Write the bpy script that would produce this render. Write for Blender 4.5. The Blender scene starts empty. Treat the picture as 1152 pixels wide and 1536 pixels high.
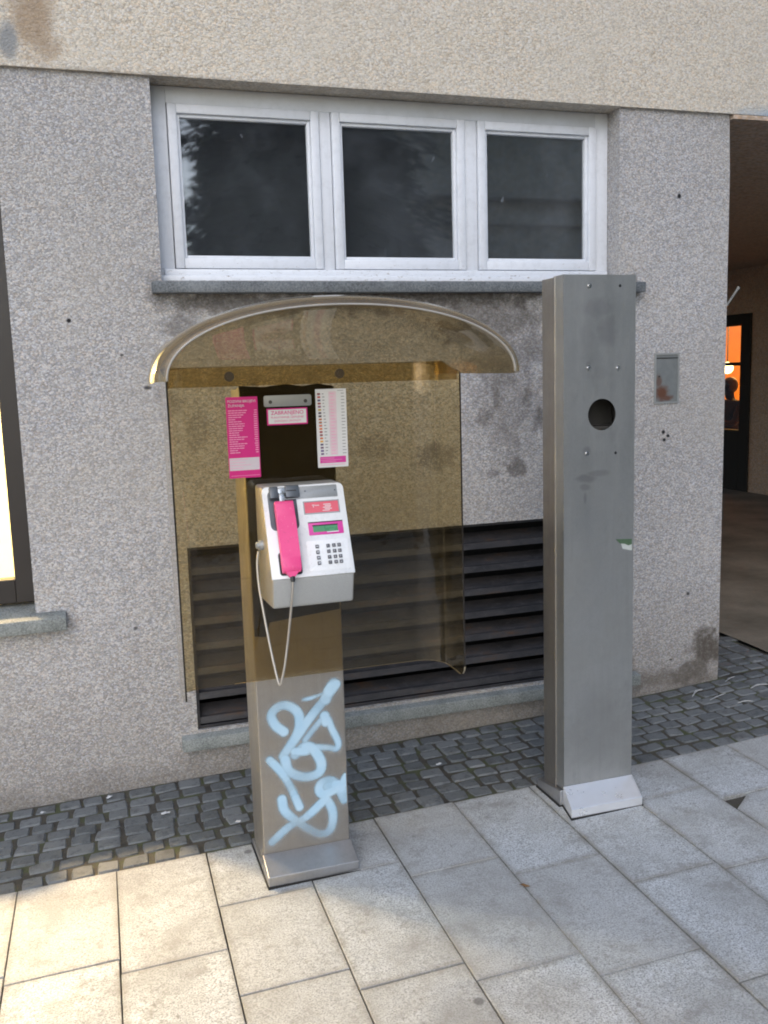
import bpy, bmesh, math, random
from mathutils import Vector, Matrix
R = math.radians
random.seed(7)
S = bpy.context.scene
COL = S.collection

# ------------------------------------------------------------------ ground height
def g(x, y=0.0):
    xc = min(max(x, -6.0), 3.2)
    return 0.025 * (xc - 0.6) + 0.03 * max(0.0, min(xc, 3.0) - 2.0) ** 2

# ------------------------------------------------------------------ object helpers
def tag(o, label=None, cat=None, group=None, kind=None):
    if label: o['label'] = label
    if cat: o['category'] = cat
    if group: o['group'] = group
    if kind: o['kind'] = kind
    return o

def thing(name, label, cat, loc=(0, 0, 0), group=None):
    o = bpy.data.objects.new(name, None)
    o.empty_display_size = 0.1
    COL.objects.link(o)
    o.location = loc
    return tag(o, label, cat, group)

def origin(o):
    v = Vector((0, 0, 0))
    while o is not None:
        v += o.location
        o = o.parent
    return v

def obj(name, bm, mat, parent=None, loc=None, smooth=False, recalc=True, label=None):
    if recalc:
        bmesh.ops.recalc_face_normals(bm, faces=bm.faces[:])
    off = origin(parent) if parent else Vector(loc or (0, 0, 0))
    bmesh.ops.translate(bm, verts=bm.verts[:], vec=-off)
    me = bpy.data.meshes.new(name)
    bm.to_mesh(me)
    bm.free()
    for m in (mat if isinstance(mat, (list, tuple)) else [mat]):
        me.materials.append(m)
    if smooth is True:
        for p in me.polygons: p.use_smooth = True
    elif smooth:
        for p in me.polygons: p.use_smooth = True
        me.set_sharp_from_angle(angle=R(smooth))
    o = bpy.data.objects.new(name, me)
    COL.objects.link(o)
    if parent: o.parent = parent
    elif loc: o.location = loc
    if label: o['label'] = label
    return o

# ------------------------------------------------------------------ mesh helpers
def BM(): return bmesh.new()

def faces_from(bm, vs, fs, mi=0):
    bv = [bm.verts.new(v) for v in vs]
    out = []
    for f in fs:
        try:
            nf = bm.faces.new([bv[i] for i in f]); nf.material_index = mi; out.append(nf)
        except ValueError:
            pass
    return bv, out

def box(bm, x0, x1, y0, y1, z0, z1, bev=0, seg=2, M=None, mi=0):
    vs = [(x0, y0, z0), (x1, y0, z0), (x1, y1, z0), (x0, y1, z0), (x0, y0, z1), (x1, y0, z1), (x1, y1, z1), (x0, y1, z1)]
    fs = [(0, 3, 2, 1), (4, 5, 6, 7), (0, 1, 5, 4), (1, 2, 6, 5), (2, 3, 7, 6), (3, 0, 4, 7)]
    bv, nf = faces_from(bm, vs, fs, mi)
    geom = bv
    if bev:
        es = list({e for f in nf for e in f.edges})
        r = bmesh.ops.bevel(bm, geom=es, offset=bev, segments=seg, affect='EDGES', profile=0.5)
        geom = list({v for f in r['faces'] for v in f.verts} | {v for v in bv if v.is_valid})
        for f in r['faces']: f.material_index = mi
    if M is not None:
        bmesh.ops.transform(bm, matrix=M, verts=geom)
    return geom

def prism(bm, prof, lo, hi, axis='x', bev=0, seg=2, M=None, mi=0):
    n = len(prof)
    def P(a, b, t):
        return {'x': (t, a, b), 'y': (a, t, b), 'z': (a, b, t)}[axis]
    vs = [P(a, b, lo) for a, b in prof] + [P(a, b, hi) for a, b in prof]
    fs = [tuple(range(n))[::-1], tuple(range(n, 2 * n))] + [(i, (i + 1) % n, n + (i + 1) % n, n + i) for i in range(n)]
    bv, nf = faces_from(bm, vs, fs, mi)
    geom = bv
    if bev:
        es = list({e for f in nf for e in f.edges})
        r = bmesh.ops.bevel(bm, geom=es, offset=bev, segments=seg, affect='EDGES', profile=0.5)
        geom = list({v for f in r['faces'] for v in f.verts} | {v for v in bv if v.is_valid})
        for f in r['faces']: f.material_index = mi
    if M is not None:
        bmesh.ops.transform(bm, matrix=M, verts=geom)
    return geom

def rrect(u0, u1, v0, v1, r, n=5):
    pts = []
    for cx, cy, a0 in ((u1 - r, v0 + r, -90), (u1 - r, v1 - r, 0), (u0 + r, v1 - r, 90), (u0 + r, v0 + r, 180)):
        for i in range(n + 1):
            a = R(a0 + 90 * i / n)
            pts.append((cx + r * math.cos(a), cy + r * math.sin(a)))
    return pts

def tube(bm, pts, r, n=8, cap=True, mi=0):
    pts = [Vector(p) for p in pts]
    rings = []
    up = Vector((0.13, 0.31, 0.94)).normalized()
    for i, p in enumerate(pts):
        d = (pts[min(i + 1, len(pts) - 1)] - pts[max(i - 1, 0)]).normalized()
        a = d.cross(up)
        if a.length < 1e-3: a = d.cross(Vector((1, 0, 0)))
        a.normalize(); b = d.cross(a)
        rr = r[i] if isinstance(r, (list, tuple)) else r
        rings.append([bm.verts.new(p + a * rr * math.cos(2 * math.pi * k / n) + b * rr * math.sin(2 * math.pi * k / n)) for k in range(n)])
    for A, B in zip(rings, rings[1:]):
        for k in range(n):
            f = bm.faces.new((A[k], A[(k + 1) % n], B[(k + 1) % n], B[k])); f.material_index = mi
    if cap:
        for q in (rings[0], rings[-1]):
            f = bm.faces.new(q); f.material_index = mi

def cyl(bm, c, ax, r, h, n=20, bev=0, mi=0):
    c = Vector(c); ax = Vector(ax).normalized()
    if bev:
        tube(bm, [c, c + ax * (h - bev), c + ax * h], [r, r, r - bev], n, mi=mi)
    else:
        tube(bm, [c, c + ax * h], r, n, mi=mi)

def catmull(pts, n=8):
    P = [Vector(p) for p in pts]
    P = [P[0] * 2 - P[1]] + P + [P[-1] * 2 - P[-2]]
    out = []
    for i in range(1, len(P) - 2):
        for k in range(n):
            t = k / n
            p0, p1, p2, p3 = P[i - 1], P[i], P[i + 1], P[i + 2]
            out.append(0.5 * ((2 * p1) + (p2 - p0) * t + (2 * p0 - 5 * p1 + 4 * p2 - p3) * t * t + (3 * p1 - p0 - 3 * p2 + p3) * t ** 3))
    out.append(P[-2])
    return out

def wall_holes(bm, x0, x1, z0, z1, y0, y1, holes):
    """solid wall slab from y0 (front) to y1 with rectangular openings and their reveals"""
    xs = sorted({x0, x1, *[h[0] for h in holes], *[h[1] for h in holes]})
    zs = sorted({z0, z1, *[h[2] for h in holes], *[h[3] for h in holes]})
    inh = lambda x, z: any(h[0] < x < h[1] and h[2] < z < h[3] for h in holes)
    V = {}
    def v(x, y, z):
        k = (x, y, z)
        if k not in V: V[k] = bm.verts.new(k)
        return V[k]
    solid = {}
    for i in range(len(xs) - 1):
        for j in range(len(zs) - 1):
            solid[i, j] = not inh((xs[i] + xs[i + 1]) / 2, (zs[j] + zs[j + 1]) / 2)
    for (i, j), s in solid.items():
        if not s: continue
        a, b, c, d = xs[i], xs[i + 1], zs[j], zs[j + 1]
        for y in (y0, y1):
            bm.faces.new((v(a, y, c), v(b, y, c), v(b, y, d), v(a, y, d)))
        if not solid.get((i - 1, j), False): bm.faces.new((v(a, y0, c), v(a, y1, c), v(a, y1, d), v(a, y0, d)))
        if not solid.get((i + 1, j), False): bm.faces.new((v(b, y0, c), v(b, y1, c), v(b, y1, d), v(b, y0, d)))
        if not solid.get((i, j - 1), False): bm.faces.new((v(a, y0, c), v(b, y0, c), v(b, y1, c), v(a, y1, c)))
        if not solid.get((i, j + 1), False): bm.faces.new((v(a, y0, d), v(b, y0, d), v(b, y1, d), v(a, y1, d)))

def frame_ring(bm, x0, x1, z0, z1, w, y0, y1, bev=0.002, wb=None):
    """four bars butted end to end round an opening"""
    wb = wb or w
    box(bm, x0, x0 + w, y0, y1, z0, z1, bev)
    box(bm, x1 - w, x1, y0, y1, z0, z1, bev)
    box(bm, x0 + w, x1 - w, y0 + 0.0005, y1, z0, z0 + wb, bev)
    box(bm, x0 + w, x1 - w, y0 + 0.0005, y1, z1 - w, z1, bev)

# ------------------------------------------------------------------ node helpers
class NT:
    def __init__(self, name):
        self.m = bpy.data.materials.new(name)
        self.m.use_nodes = True
        self.t = self.m.node_tree
        self.t.nodes.clear()
        self.out = self.n('ShaderNodeOutputMaterial')
    def n(self, typ, **kw):
        nd = self.t.nodes.new(typ)
        for k, v in kw.items():
            if k.startswith('i_'):
                key = k[2:].replace('_', ' ')
                self.set(nd.inputs[key], v)
            else:
                setattr(nd, k, v)
        return nd
    def set(self, sock, v):
        if hasattr(v, 'is_linked') or hasattr(v, 'links'):
            self.t.links.new(v, sock)
        else:
            if sock.type == 'RGBA' and len(v) == 3: v = (*v, 1)
            sock.default_value = v
    def pos(self): return self.n('ShaderNodeNewGeometry').outputs['Position']
    def noise(self, vec, scale, detail=4, rough=0.55, dist=0.0, out='Fac'):
        nd = self.n('ShaderNodeTexNoise')
        self.set(nd.inputs['Vector'], vec)
        nd.inputs['Scale'].default_value = scale; nd.inputs['Detail'].default_value = detail
        nd.inputs['Roughness'].default_value = rough; nd.inputs['Distortion'].default_value = dist
        return nd.outputs[out]
    def voro(self, vec, scale, feature='F1', out='Distance', rnd=1.0, smooth=None):
        nd = self.n('ShaderNodeTexVoronoi', feature=feature)
        self.set(nd.inputs['Vector'], vec)
        nd.inputs['Scale'].default_value = scale; nd.inputs['Randomness'].default_value = rnd
        return nd.outputs[out]
    def ramp(self, fac, stops, interp='LINEAR'):
        nd = self.n('ShaderNodeValToRGB')
        nd.color_ramp.interpolation = interp
        e = nd.color_ramp.elements
        while len(e) < len(stops): e.new(0.5)
        for el, (p, c) in zip(e, stops):
            el.position = p
            el.color = (*c, 1) if not isinstance(c, (int, float)) else (c, c, c, 1)
        self.set(nd.inputs[0], fac)
        return nd.outputs[0]
    def math(self, op, a, b=None, c=None, clamp=False):
        nd = self.n('ShaderNodeMath', operation=op, use_clamp=clamp)
        self.set(nd.inputs[0], a)
        if b is not None: self.set(nd.inputs[1], b)
        if c is not None: self.set(nd.inputs[2], c)
        return nd.outputs[0]
    def vmath(self, op, a, b=None):
        nd = self.n('ShaderNodeVectorMath', operation=op)
        self.set(nd.inputs[0], a)
        if b is not None: self.set(nd.inputs[1], b)
        return nd.outputs['Value'] if op in ('LENGTH', 'DOT_PRODUCT') else nd.outputs[0]
    def mapr(self, v, a, b, c=0.0, d=1.0, interp='SMOOTHSTEP'):
        nd = self.n('ShaderNodeMapRange', interpolation_type=interp)
        self.set(nd.inputs[0], v)
        for i, q in enumerate((a, b, c, d)): nd.inputs[i + 1].default_value = q
        return nd.outputs[0]
    def mix(self, fac, a, b, mode='MIX'):
        nd = self.n('ShaderNodeMix', data_type='RGBA', blend_type=mode)
        self.set(nd.inputs[0], fac); self.set(nd.inputs[6], a); self.set(nd.inputs[7], b)
        return nd.outputs[2]
    def attr(self, name, out='Fac'):
        return self.n('ShaderNodeAttribute', attribute_name=name).outputs[out]
    def bump(self, h, strength=0.5, dist=0.01, normal=None):
        nd = self.n('ShaderNodeBump')
        self.set(nd.inputs['Height'], h)
        nd.inputs['Strength'].default_value = strength; nd.inputs['Distance'].default_value = dist
        if normal is not None: self.set(nd.inputs['Normal'], normal)
        return nd.outputs[0]
    def pbsdf(self, **kw):
        nd = self.n('ShaderNodeBsdfPrincipled')
        for k, v in kw.items():
            self.set(nd.inputs[k.replace('_', ' ')], v)
        return nd
    def done(self, sh):
        self.t.links.new(sh.outputs[0] if hasattr(sh, 'outputs') else sh, self.out.inputs[0])
        return self.m
    def scale(self, vec, s): return self.vmath('MULTIPLY', vec, s)
    def stains(self, pos, lst, wob=0.5, nscale=14):
        """soft irregular blotches at wall positions: (x, z, rx, rz, strength)"""
        nz = self.noise(pos, nscale, 5, 0.6, out='Color')
        off = self.vmath('SUBTRACT', nz, (0.5, 0.5, 0.5))
        res = None
        for x, z, rx, rz, s in lst:
            d = self.vmath('SUBTRACT', pos, (x, 0, z))
            d = self.vmath('MULTIPLY', d, (1 / rx, 0, 1 / rz))
            w = self.vmath('MULTIPLY', off, (wob * 2.4, 0, wob * 2.4))
            d = self.vmath('LENGTH', self.vmath('ADD', d, w))
            m = self.mapr(d, 1.0, 0.35, 0.0, s)
            res = m if res is None else self.math('MAXIMUM', res, m)
        return res

def flat(name, col, rough=0.5, metal=0.0, nz=0.12, nscale=40, bump=0.0, **kw):
    """painted / plastic surface with slight mottling"""
    N = NT(name); p = N.pos()
    f = N.noise(p, nscale, 4, 0.6)
    c = N.mix(f, tuple(v * (1 - nz) for v in col), tuple(min(1, v * (1 + nz)) for v in col))
    b = N.pbsdf(Base_Color=c, Roughness=N.mapr(f, 0.2, 0.8, max(0.02, rough - 0.07), min(1, rough + 0.07)), Metallic=metal, **kw)
    if bump: N.set(b.inputs['Normal'], N.bump(N.noise(p, nscale * 4, 3), bump, 0.003))
    return N.done(b)

M = {}
# ---- pebble-dashed stucco
def stucco(name, lo, mid, hi, scale, bumpd, stains, holes, warm=None, extra=None, basegrime=True):
    N = NT(name); p = N.pos()
    wp = N.vmath('ADD', p, N.vmath('MULTIPLY', N.vmath('SUBTRACT', N.noise(p, 60, 2, out='Color'), (.5, .5, .5)), (.012, .012, .012)))
    sp = N.scale(wp, (0.8, 1, 1.12))
    c1 = N.voro(sp, scale, out='Color'); d1 = N.voro(sp, scale)
    sep = N.n('ShaderNodeSeparateColor'); N.set(sep.inputs[0], c1)
    c2 = N.voro(sp, scale * 2.1, out='Color')
    sep2 = N.n('ShaderNodeSeparateColor'); N.set(sep2.inputs[0], c2)
    val = N.math('ADD', N.math('MULTIPLY', sep.outputs[0], 0.6), N.math('MULTIPLY', sep2.outputs[0], 0.4))
    big = N.noise(p, 2.2, 5, 0.6)
    val = N.math('ADD', val, N.math('MULTIPLY', N.math('SUBTRACT', big, 0.5), 0.35))
    col = N.ramp(val, [(0.12, lo), (0.5, mid), (0.82, hi)])
    tint = N.ramp(sep.outputs[1], [(0.0, (1.08, 0.98, 0.90)), (0.5, (1, 1, 1)), (1.0, (0.95, 0.98, 1.08))])
    col = N.mix(1.0, col, tint, 'MULTIPLY')
    gap = N.mapr(d1, 0.45, 0.85, 0.0, 0.3)
    col = N.mix(gap, col, tuple(v * 0.45 for v in lo))
    med = N.noise(p, 7, 5, 0.65)
    col = N.mix(N.mapr(med, 0.5, 0.75, 0, 0.22), col, tuple(v * 0.75 for v in mid))
    if warm:
        wv, amt = warm
        col = N.mix(N.mapr(N.noise(p, 1.1, 4), 0.42, 0.68, 0, amt), col, wv)
    if stains:
        sz = N.n('ShaderNodeSeparateXYZ'); N.set(sz.inputs[0], p)
        rain = N.math('MULTIPLY', N.mapr(N.noise(N.scale(p, (1, 1, .07)), 16, 4, .6), .52, .72, 0, .42), N.math('MULTIPLY', N.mapr(sz.outputs[2], 1.05, 1.9, 0, 1), N.mapr(sz.outputs[2], 1.97, 1.92, 0, 1)))
        rain = N.math('MULTIPLY', rain, N.math('MULTIPLY', N.mapr(sz.outputs[0], .2, .4, 0, 1), N.mapr(sz.outputs[0], 2.45, 2.3, 0, 1)))
        col = N.mix(rain, col, (.11, .10, .09))
        rust = N.math('MULTIPLY', N.stains(p, stains, .8, 17), N.mapr(N.noise(p, 45, 4, .7), .3, .6, .7, 1))
        col = N.mix(rust, col, (0.072, 0.062, 0.053))
    if extra:
        for lst, cc in extra:
            col = N.mix(N.stains(p, lst, 0.25), col, cc)
    if holes:
        col = N.mix(N.stains(p, holes, 0.06), col, (0.012, 0.012, 0.014))
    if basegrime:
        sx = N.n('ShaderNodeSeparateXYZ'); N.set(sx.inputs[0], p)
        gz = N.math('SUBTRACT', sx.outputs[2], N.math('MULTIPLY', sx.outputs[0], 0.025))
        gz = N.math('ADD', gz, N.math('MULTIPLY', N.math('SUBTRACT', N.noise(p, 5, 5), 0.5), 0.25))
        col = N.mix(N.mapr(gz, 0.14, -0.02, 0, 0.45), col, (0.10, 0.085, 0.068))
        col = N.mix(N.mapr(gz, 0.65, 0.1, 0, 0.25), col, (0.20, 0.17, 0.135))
    h = N.math('SUBTRACT', N.math('MULTIPLY', sep.outputs[2], 0.6), d1)
    h = N.math('ADD', h, N.math('MULTIPLY', N.noise(p, scale * 2.5, 3), 0.5))
    b = N.pbsdf(Base_Color=col, Roughness=0.85, Normal=N.bump(h, 0.8, bumpd), Specular_IOR_Level=0.3)
    return N.done(b)

WALL_STAINS = [(1.35, 1.90, .95, .075, .9), (1.70, 1.82, .42, .12, .72), (.50, 1.89, .2, .05, .8), (.30, 1.93, .06, .09, .45), (.40, 1.80, .09, .09, .5),
               (.75, 1.88, .45, .07, .8), (1.846, 1.48, .045, .08, .7), (1.775, 1.555, .05, .05, .6), (1.645, 1.41, .055, .085, .62), (1.74, 1.35, .025, .05, .55),
               (1.80, 1.18, .065, .06, .7), (1.905, 1.40, .04, .08, .75), (1.685, 1.28, .04, .05, .3), (1.68, 1.155, .04, .035, .45), (1.83, 1.40, .035, .05, .5), (1.66, 1.60, .05, .06, .4), (1.88, 1.70, .1, .1, .6), (1.78, 1.68, .08, .06, .45), (1.76, 1.45, .24, .34, .38), (1.74, 1.64, .22, .15, .55), (1.62, 1.78, .34, .11, .75), (1.70, 1.50, .035, .10, .65), (1.80, 1.28, .03, .09, .45),
               (2.80, .24, .12, .15, 1.0), (2.72, .13, .16, .10, .85), (2.55, .12, .2, .06, .5), (.33, 1.52, .06, .08, .4), (1.42, 1.25, .13, .09, .5), (1.15, 1.30, .10, .07, .3), (.42, 1.4, .06, .1, .25), (2.38, 1.93, .03, .08, .6), (2.35, .19, .07, .09, .7)]
HOLES = [(2.541, 1.298, .014, .014, 1), (2.566, 1.28, .012, .012, 1), (2.546, 1.262, .012, .012, 1), (2.606, 2.346, .014, .016, 1), (-.02, 1.83, .012, .012, 1), (.247, 1.575, .022, .01, .8), (2.69, .52, .012, .012, .9), (.16, 1.70, .01, .008, .8), (.14, .64, .012, .01, .7), (2.60, .205, .014, .006, .9)]
M['stucco'] = stucco('grey_pebbledash', (.268, .263, .257), (.405, .400, .394), (.592, .586, .580), 160, .0034, WALL_STAINS, HOLES, ((.36, .33, .28), .35))
M['stucco_up'] = stucco('cream_render', (.42, .375, .305), (.595, .543, .45), (.68, .632, .54), 135, .0028, [(.3, 2.70, .6, .02, .35), (1.2, 2.695, 1.3, .02, .3)], [], ((.53, .49, .42), .4),
                        [([(-.06, 2.88, .10, .20, .7), (-.03, 2.78, .08, .07, .55)], (.26, .175, .10)), ([(-.15, 2.79, .045, .09, .9)], (.22, .23, .235)), ([(3.2, 2.69, .40, .085, 1), (3.6, 2.69, .3, .08, 1)], (.33, .40, .46))], basegrime=False)
M['dark_plaster'] = stucco('passage_plaster', (.38, .29, .21), (.49, .38, .285), (.56, .45, .35), 60, .002, [], [], basegrime=False)

# ---- granite sills
def granite(name, lo, hi, scale=160):
    N = NT(name); p = N.pos()
    f = N.math('ADD', N.math('MULTIPLY', N.noise(p, scale, 3, 0.7), 0.7), N.math('MULTIPLY', N.noise(p, 9, 5), 0.3))
    col = N.ramp(f, [(0.36, lo), (0.62, hi)])
    b = N.pbsdf(Base_Color=col, Roughness=0.7, Normal=N.bump(f, 0.4, 0.004))
    return N.done(b)
M['sill'] = granite('granite_sill', (.06, .068, .075), (.185, .20, .21))
M['vsill'] = granite('granite_base_sill', (.10, .112, .108), (.29, .31, .30))

# ---- old white window paint
N = NT('weathered_white_paint'); p = N.pos()
f = N.noise(N.scale(p, (3, 3, 26)), 6, 5, 0.7)
f2 = N.noise(p, 30, 5, 0.7)
c = N.mix(N.mapr(f2, 0.45, 0.7, 0, .35), (.66, .69, .74), (.50, .52, .55))
sx = N.n('ShaderNodeSeparateXYZ'); N.set(sx.inputs[0], p)
low = N.mapr(sx.outputs[2], 2.11, 2.0, 0.0, 0.105)
flake = N.mapr(N.math('ADD', N.noise(N.scale(p, (1, 1, 3)), 38, 6, 0.75), low), 0.705, 0.75)
c = N.mix(flake, c, (.26, .23, .20))
hi_d = N.mapr(N.math('ADD', sx.outputs[2], N.math('MULTIPLY', N.noise(p, 6, 4), .1)), 2.64, 2.74, 0, .5)
c = N.mix(hi_d, c, (.38, .38, .36))
M['wpaint'] = N.done(N.pbsdf(Base_Color=c, Roughness=0.45, Normal=N.bump(N.math('SUBTRACT', f2, flake), .35, .002)))

# ---- window glass: clear pane over a dark room, dusty
def pane(name, dust=0.05, dcol=(.5, .5, .48), tint=(.9, .93, .92), refl=5.0):
    N = NT(name); p = N.pos()
    fr = N.n('ShaderNodeFresnel'); fr.inputs[0].default_value = 1.5
    tr = N.n('ShaderNodeBsdfTransparent'); N.set(tr.inputs[0], tint)
    gl = N.n('ShaderNodeBsdfGlossy'); gl.inputs['Roughness'].default_value = 0.03
    m1 = N.n('ShaderNodeMixShader'); N.set(m1.inputs[0], N.math('MULTIPLY', N.math('MULTIPLY', fr.outputs[0], refl, clamp=True), N.math('SUBTRACT', 1.0, N.n('ShaderNodeNewGeometry').outputs['Backfacing']))); N.set(m1.inputs[1], tr.outputs[0]); N.set(m1.inputs[2], gl.outputs[0])
    df = N.n('ShaderNodeBsdfDiffuse'); N.set(df.inputs[0], dcol)
    m2 = N.n('ShaderNodeMixShader')
    du = N.math('ADD', N.mapr(N.noise(p, 3, 5, .7), .4, .8, dust * .3, dust), N.mapr(N.noise(N.scale(p, (1, 1, .7)), 26, 3, .5), .70, .76, 0, dust * 2.5))
    N.set(m2.inputs[0], du); N.set(m2.inputs[1], m1.outputs[0]); N.set(m2.inputs[2], df.outputs[0])
    return N.done(m2)
M['pane'] = pane('dusty_sky_tinted_glass', .075, (.42, .46, .54))  # some dust; its bluish tone also stands in for reflected sky
M['shop_pane'] = pane('shop_glass', .01, refl=1.0)
M['room_dark'] = flat('dark_room_wall', (.035, .035, .04), .9)
M['room_cream'] = flat('cream_shop_wall', (.86, .79, .60), .8, nz=.03)
M['room_warm'] = flat('warm_cafe_wall', (.80, .46, .10), .8, nz=.15, nscale=4)
M['dark_frame'] = flat('dark_brown_frame', (.018, .014, .012), .4)
M['door_frame'] = flat('grey_door_frame', (.032, .030, .027), .85, Specular_IOR_Level=.1)

# ---- louvre metal
N = NT('rusty_dark_louvre'); p = N.pos()
f = N.noise(N.scale(p, (.5, 1, 1.6)), 12, 6, .7)
c = N.ramp(f, [(.3, (.022, .023, .027)), (.55, (.052, .050, .054)), (.66, (.076, .054, .043)), (.76, (.12, .05, .028))])
c = N.mix(N.mapr(N.noise(p, 40, 4), .55, .75, 0, .35), c, (.10, .10, .105))
M['louvre'] = N.done(N.pbsdf(Base_Color=c, Roughness=.42, Metallic=.25, Normal=N.bump(f, .3, .004)))
M['void'] = flat('vent_void', (.008, .008, .008), .95)

# ---- brushed steel
def steel(name, col=(.44, .44, .425), rough=.42, stains=None, metal=.9):
    N = NT(name); p = N.pos()
    br = N.noise(N.scale(p, (1, 1, .035)), 420, 4, .7)
    bl = N.noise(p, 5, 6, .65)
    fi = N.noise(p, 240, 2, .6)
    c = N.mix(N.mapr(bl, .35, .7, 0, 1), col, tuple(v * .84 for v in col))
    c = N.mix(N.mapr(fi, .35, .65, 0, .22), c, tuple(v * .7 for v in col))
    r = N.math('ADD', N.mapr(bl, .3, .7, rough - .05, rough + .06), N.math('MULTIPLY', N.math('SUBTRACT', br, .5), .16))
    refl_streak = N.noise(N.scale(p, (1, 1, .05)), 26, 4, .65)
    c = N.mix(N.mapr(refl_streak, .45, .7, 0, .35), c, tuple(v * .72 for v in col))  # upright streaks put reflections into the steel colour
    c = N.mix(N.mapr(N.noise(N.scale(p, (1, 1, .45)), 14, 6, .75), .56, .70, 0, .35), c, tuple(v * .6 for v in col))
    r = N.math('ADD', r, N.math('MULTIPLY', N.math('SUBTRACT', refl_streak, .5), .25))
    if stains:
        for lst, cc, wob in stains:
            s = N.stains(p, lst, wob, 22)
            c = N.mix(s, c, cc)
            r = N.math('ADD', r, N.math('MULTIPLY', s, .15))
    nrm = N.bump(N.math('ADD', N.math('MULTIPLY', br, .15), N.noise(N.scale(p, (1.6, 1, .5)), 4.5, 2)), .12, .012)
    return N.done(N.pbsdf(Base_Color=c, Roughness=r, Metallic=metal, Normal=nrm))
PIL_ST = [([(1.70, 1.80, .075, .05, 0.48), (1.735, 1.72, .05, .08, 0.56), (1.66, 1.70, .04, .1, 0.32), (1.69, 1.58, .09, .03, 0.19), (1.655, 1.22, .06, .02, 0.64), (1.70, 1.235, .06, .016, 0.56), (1.65, 1.19, .03, .018, 0.56), (1.65, 1.15, .008, .03, 0.48), (1.657, 1.315, .022, .022, 0.56), (1.662, 1.61, .015, .02, 0.48), (1.70, 0.3, .16, .22, 0.24)], (.17, .17, .175), .3)]
M['steel_pil'] = steel('brushed_steel_bare', (.45, .455, .445), .44, PIL_ST, .85)
M['steel'] = steel('brushed_steel', (.39, .365, .335), .44)
M['steel_foot'] = flat('polished_steel_foot', (.90, .91, .93), .32, .7, nz=.05, nscale=25)
M['foot_dull'] = steel('dull_steel_foot', (.50, .50, .51), .38)
M['hole_dark'] = flat('hole_inside', (.05, .048, .045), .7)
M['screw'] = flat('bright_screw', (.75, .75, .75), .25, 1.0)
M['rubber_and_shade'] = flat('black_rubber_and_foot_shade', (.012, .011, .010), .8)  # pad rubber, also the black of the shadow strips under the feet
M['plate'] = flat('grey_metal_plate', (.30, .31, .30), .5, .3)

# ---- tinted acrylic (real sheets with two faces and edges)
def acrylic(name, tint, dust, dcol, rough=.05, spots=None):
    N = NT(name); p = N.pos()
    fr = N.n('ShaderNodeFresnel'); fr.inputs[0].default_value = 1.42
    nrm = N.bump(N.noise(p, 6, 3), .08, .02)
    N.set(fr.inputs[1], nrm)
    geo = N.n('ShaderNodeNewGeometry')
    front = N.math('SUBTRACT', 1.0, geo.outputs['Backfacing'])
    tr = N.n('ShaderNodeBsdfTransparent'); N.set(tr.inputs[0], tint)
    gl = N.n('ShaderNodeBsdfGlossy'); gl.inputs['Roughness'].default_value = rough; N.set(gl.inputs['Normal'], nrm)
    N.set(gl.inputs[0], (.9, .88, .84))
    m1 = N.n('ShaderNodeMixShader'); N.set(m1.inputs[0], N.math('MULTIPLY', N.math('MULTIPLY', fr.outputs[0], 1.9, clamp=True), front)); N.set(m1.inputs[1], tr.outputs[0]); N.set(m1.inputs[2], gl.outputs[0])
    df = N.n('ShaderNodeBsdfDiffuse'); N.set(df.inputs[0], dcol)
    tl = N.n('ShaderNodeBsdfTranslucent'); N.set(tl.inputs[0], dcol)
    ad = N.n('ShaderNodeMixShader'); ad.inputs[0].default_value = .4; N.set(ad.inputs[1], df.outputs[0]); N.set(ad.inputs[2], tl.outputs[0])
    m2 = N.n('ShaderNodeMixShader')
    du = N.mapr(N.noise(p, 5, 6, .7), .35, .75, dust * .5, dust)
    scr = N.mapr(N.noise(N.scale(p, (1, 1, .04)), 95, 3, .6), .63, .68, 0, .10)
    scr2 = N.mapr(N.noise(N.scale(N.vmath('ADD', p, (3.1, .7, 1.9)), (.05, .3, 1)), 120, 3, .6), .66, .70, 0, .08)
    du = N.math('ADD', du, N.math('ADD', N.math('MULTIPLY', scr, N.mapr(N.noise(p, 2.5, 3), .4, .65)), scr2))
    if spots: du = N.math('MAXIMUM', du, N.stains(p, spots, .4, 30))
    N.set(m2.inputs[0], du); N.set(m2.inputs[1], m1.outputs[0]); N.set(m2.inputs[2], ad.outputs[0])
    return N.done(m2)
M['acrylic'] = acrylic('amber_acrylic', (.81, .735, .56), .04, (.30, .245, .16), .04)
M['acr_edge'] = flat('dark_acrylic_edge', (.022, .018, .014), .2)
M['acr_edge_lit'] = flat('lit_acrylic_edge', (.26, .22, .15), .4)  # paler copy of the dark edge, with caught light put into its colour
M['brown_bolt'] = flat('brown_bolt_cap', (.065, .045, .022), .4)
M['acr_hood'] = acrylic('amber_acrylic_hood', (.77, .70, .55), .22, (.27, .24, .175), .07)
M['acr_lit_band'] = acrylic('amber_acrylic_lit_band', (.79, .70, .50), .30, (.40, .355, .28), .07)  # paler haze and yellower tint stand in for light caught on the rim
M['bead'] = flat('pale_rim', (.36, .34, .31), .35)  # even pale tone for the front bead
M['flange'] = acrylic('amber_acrylic_flange', (.80, .715, .535), .05, (.30, .24, .14), .06)

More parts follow.
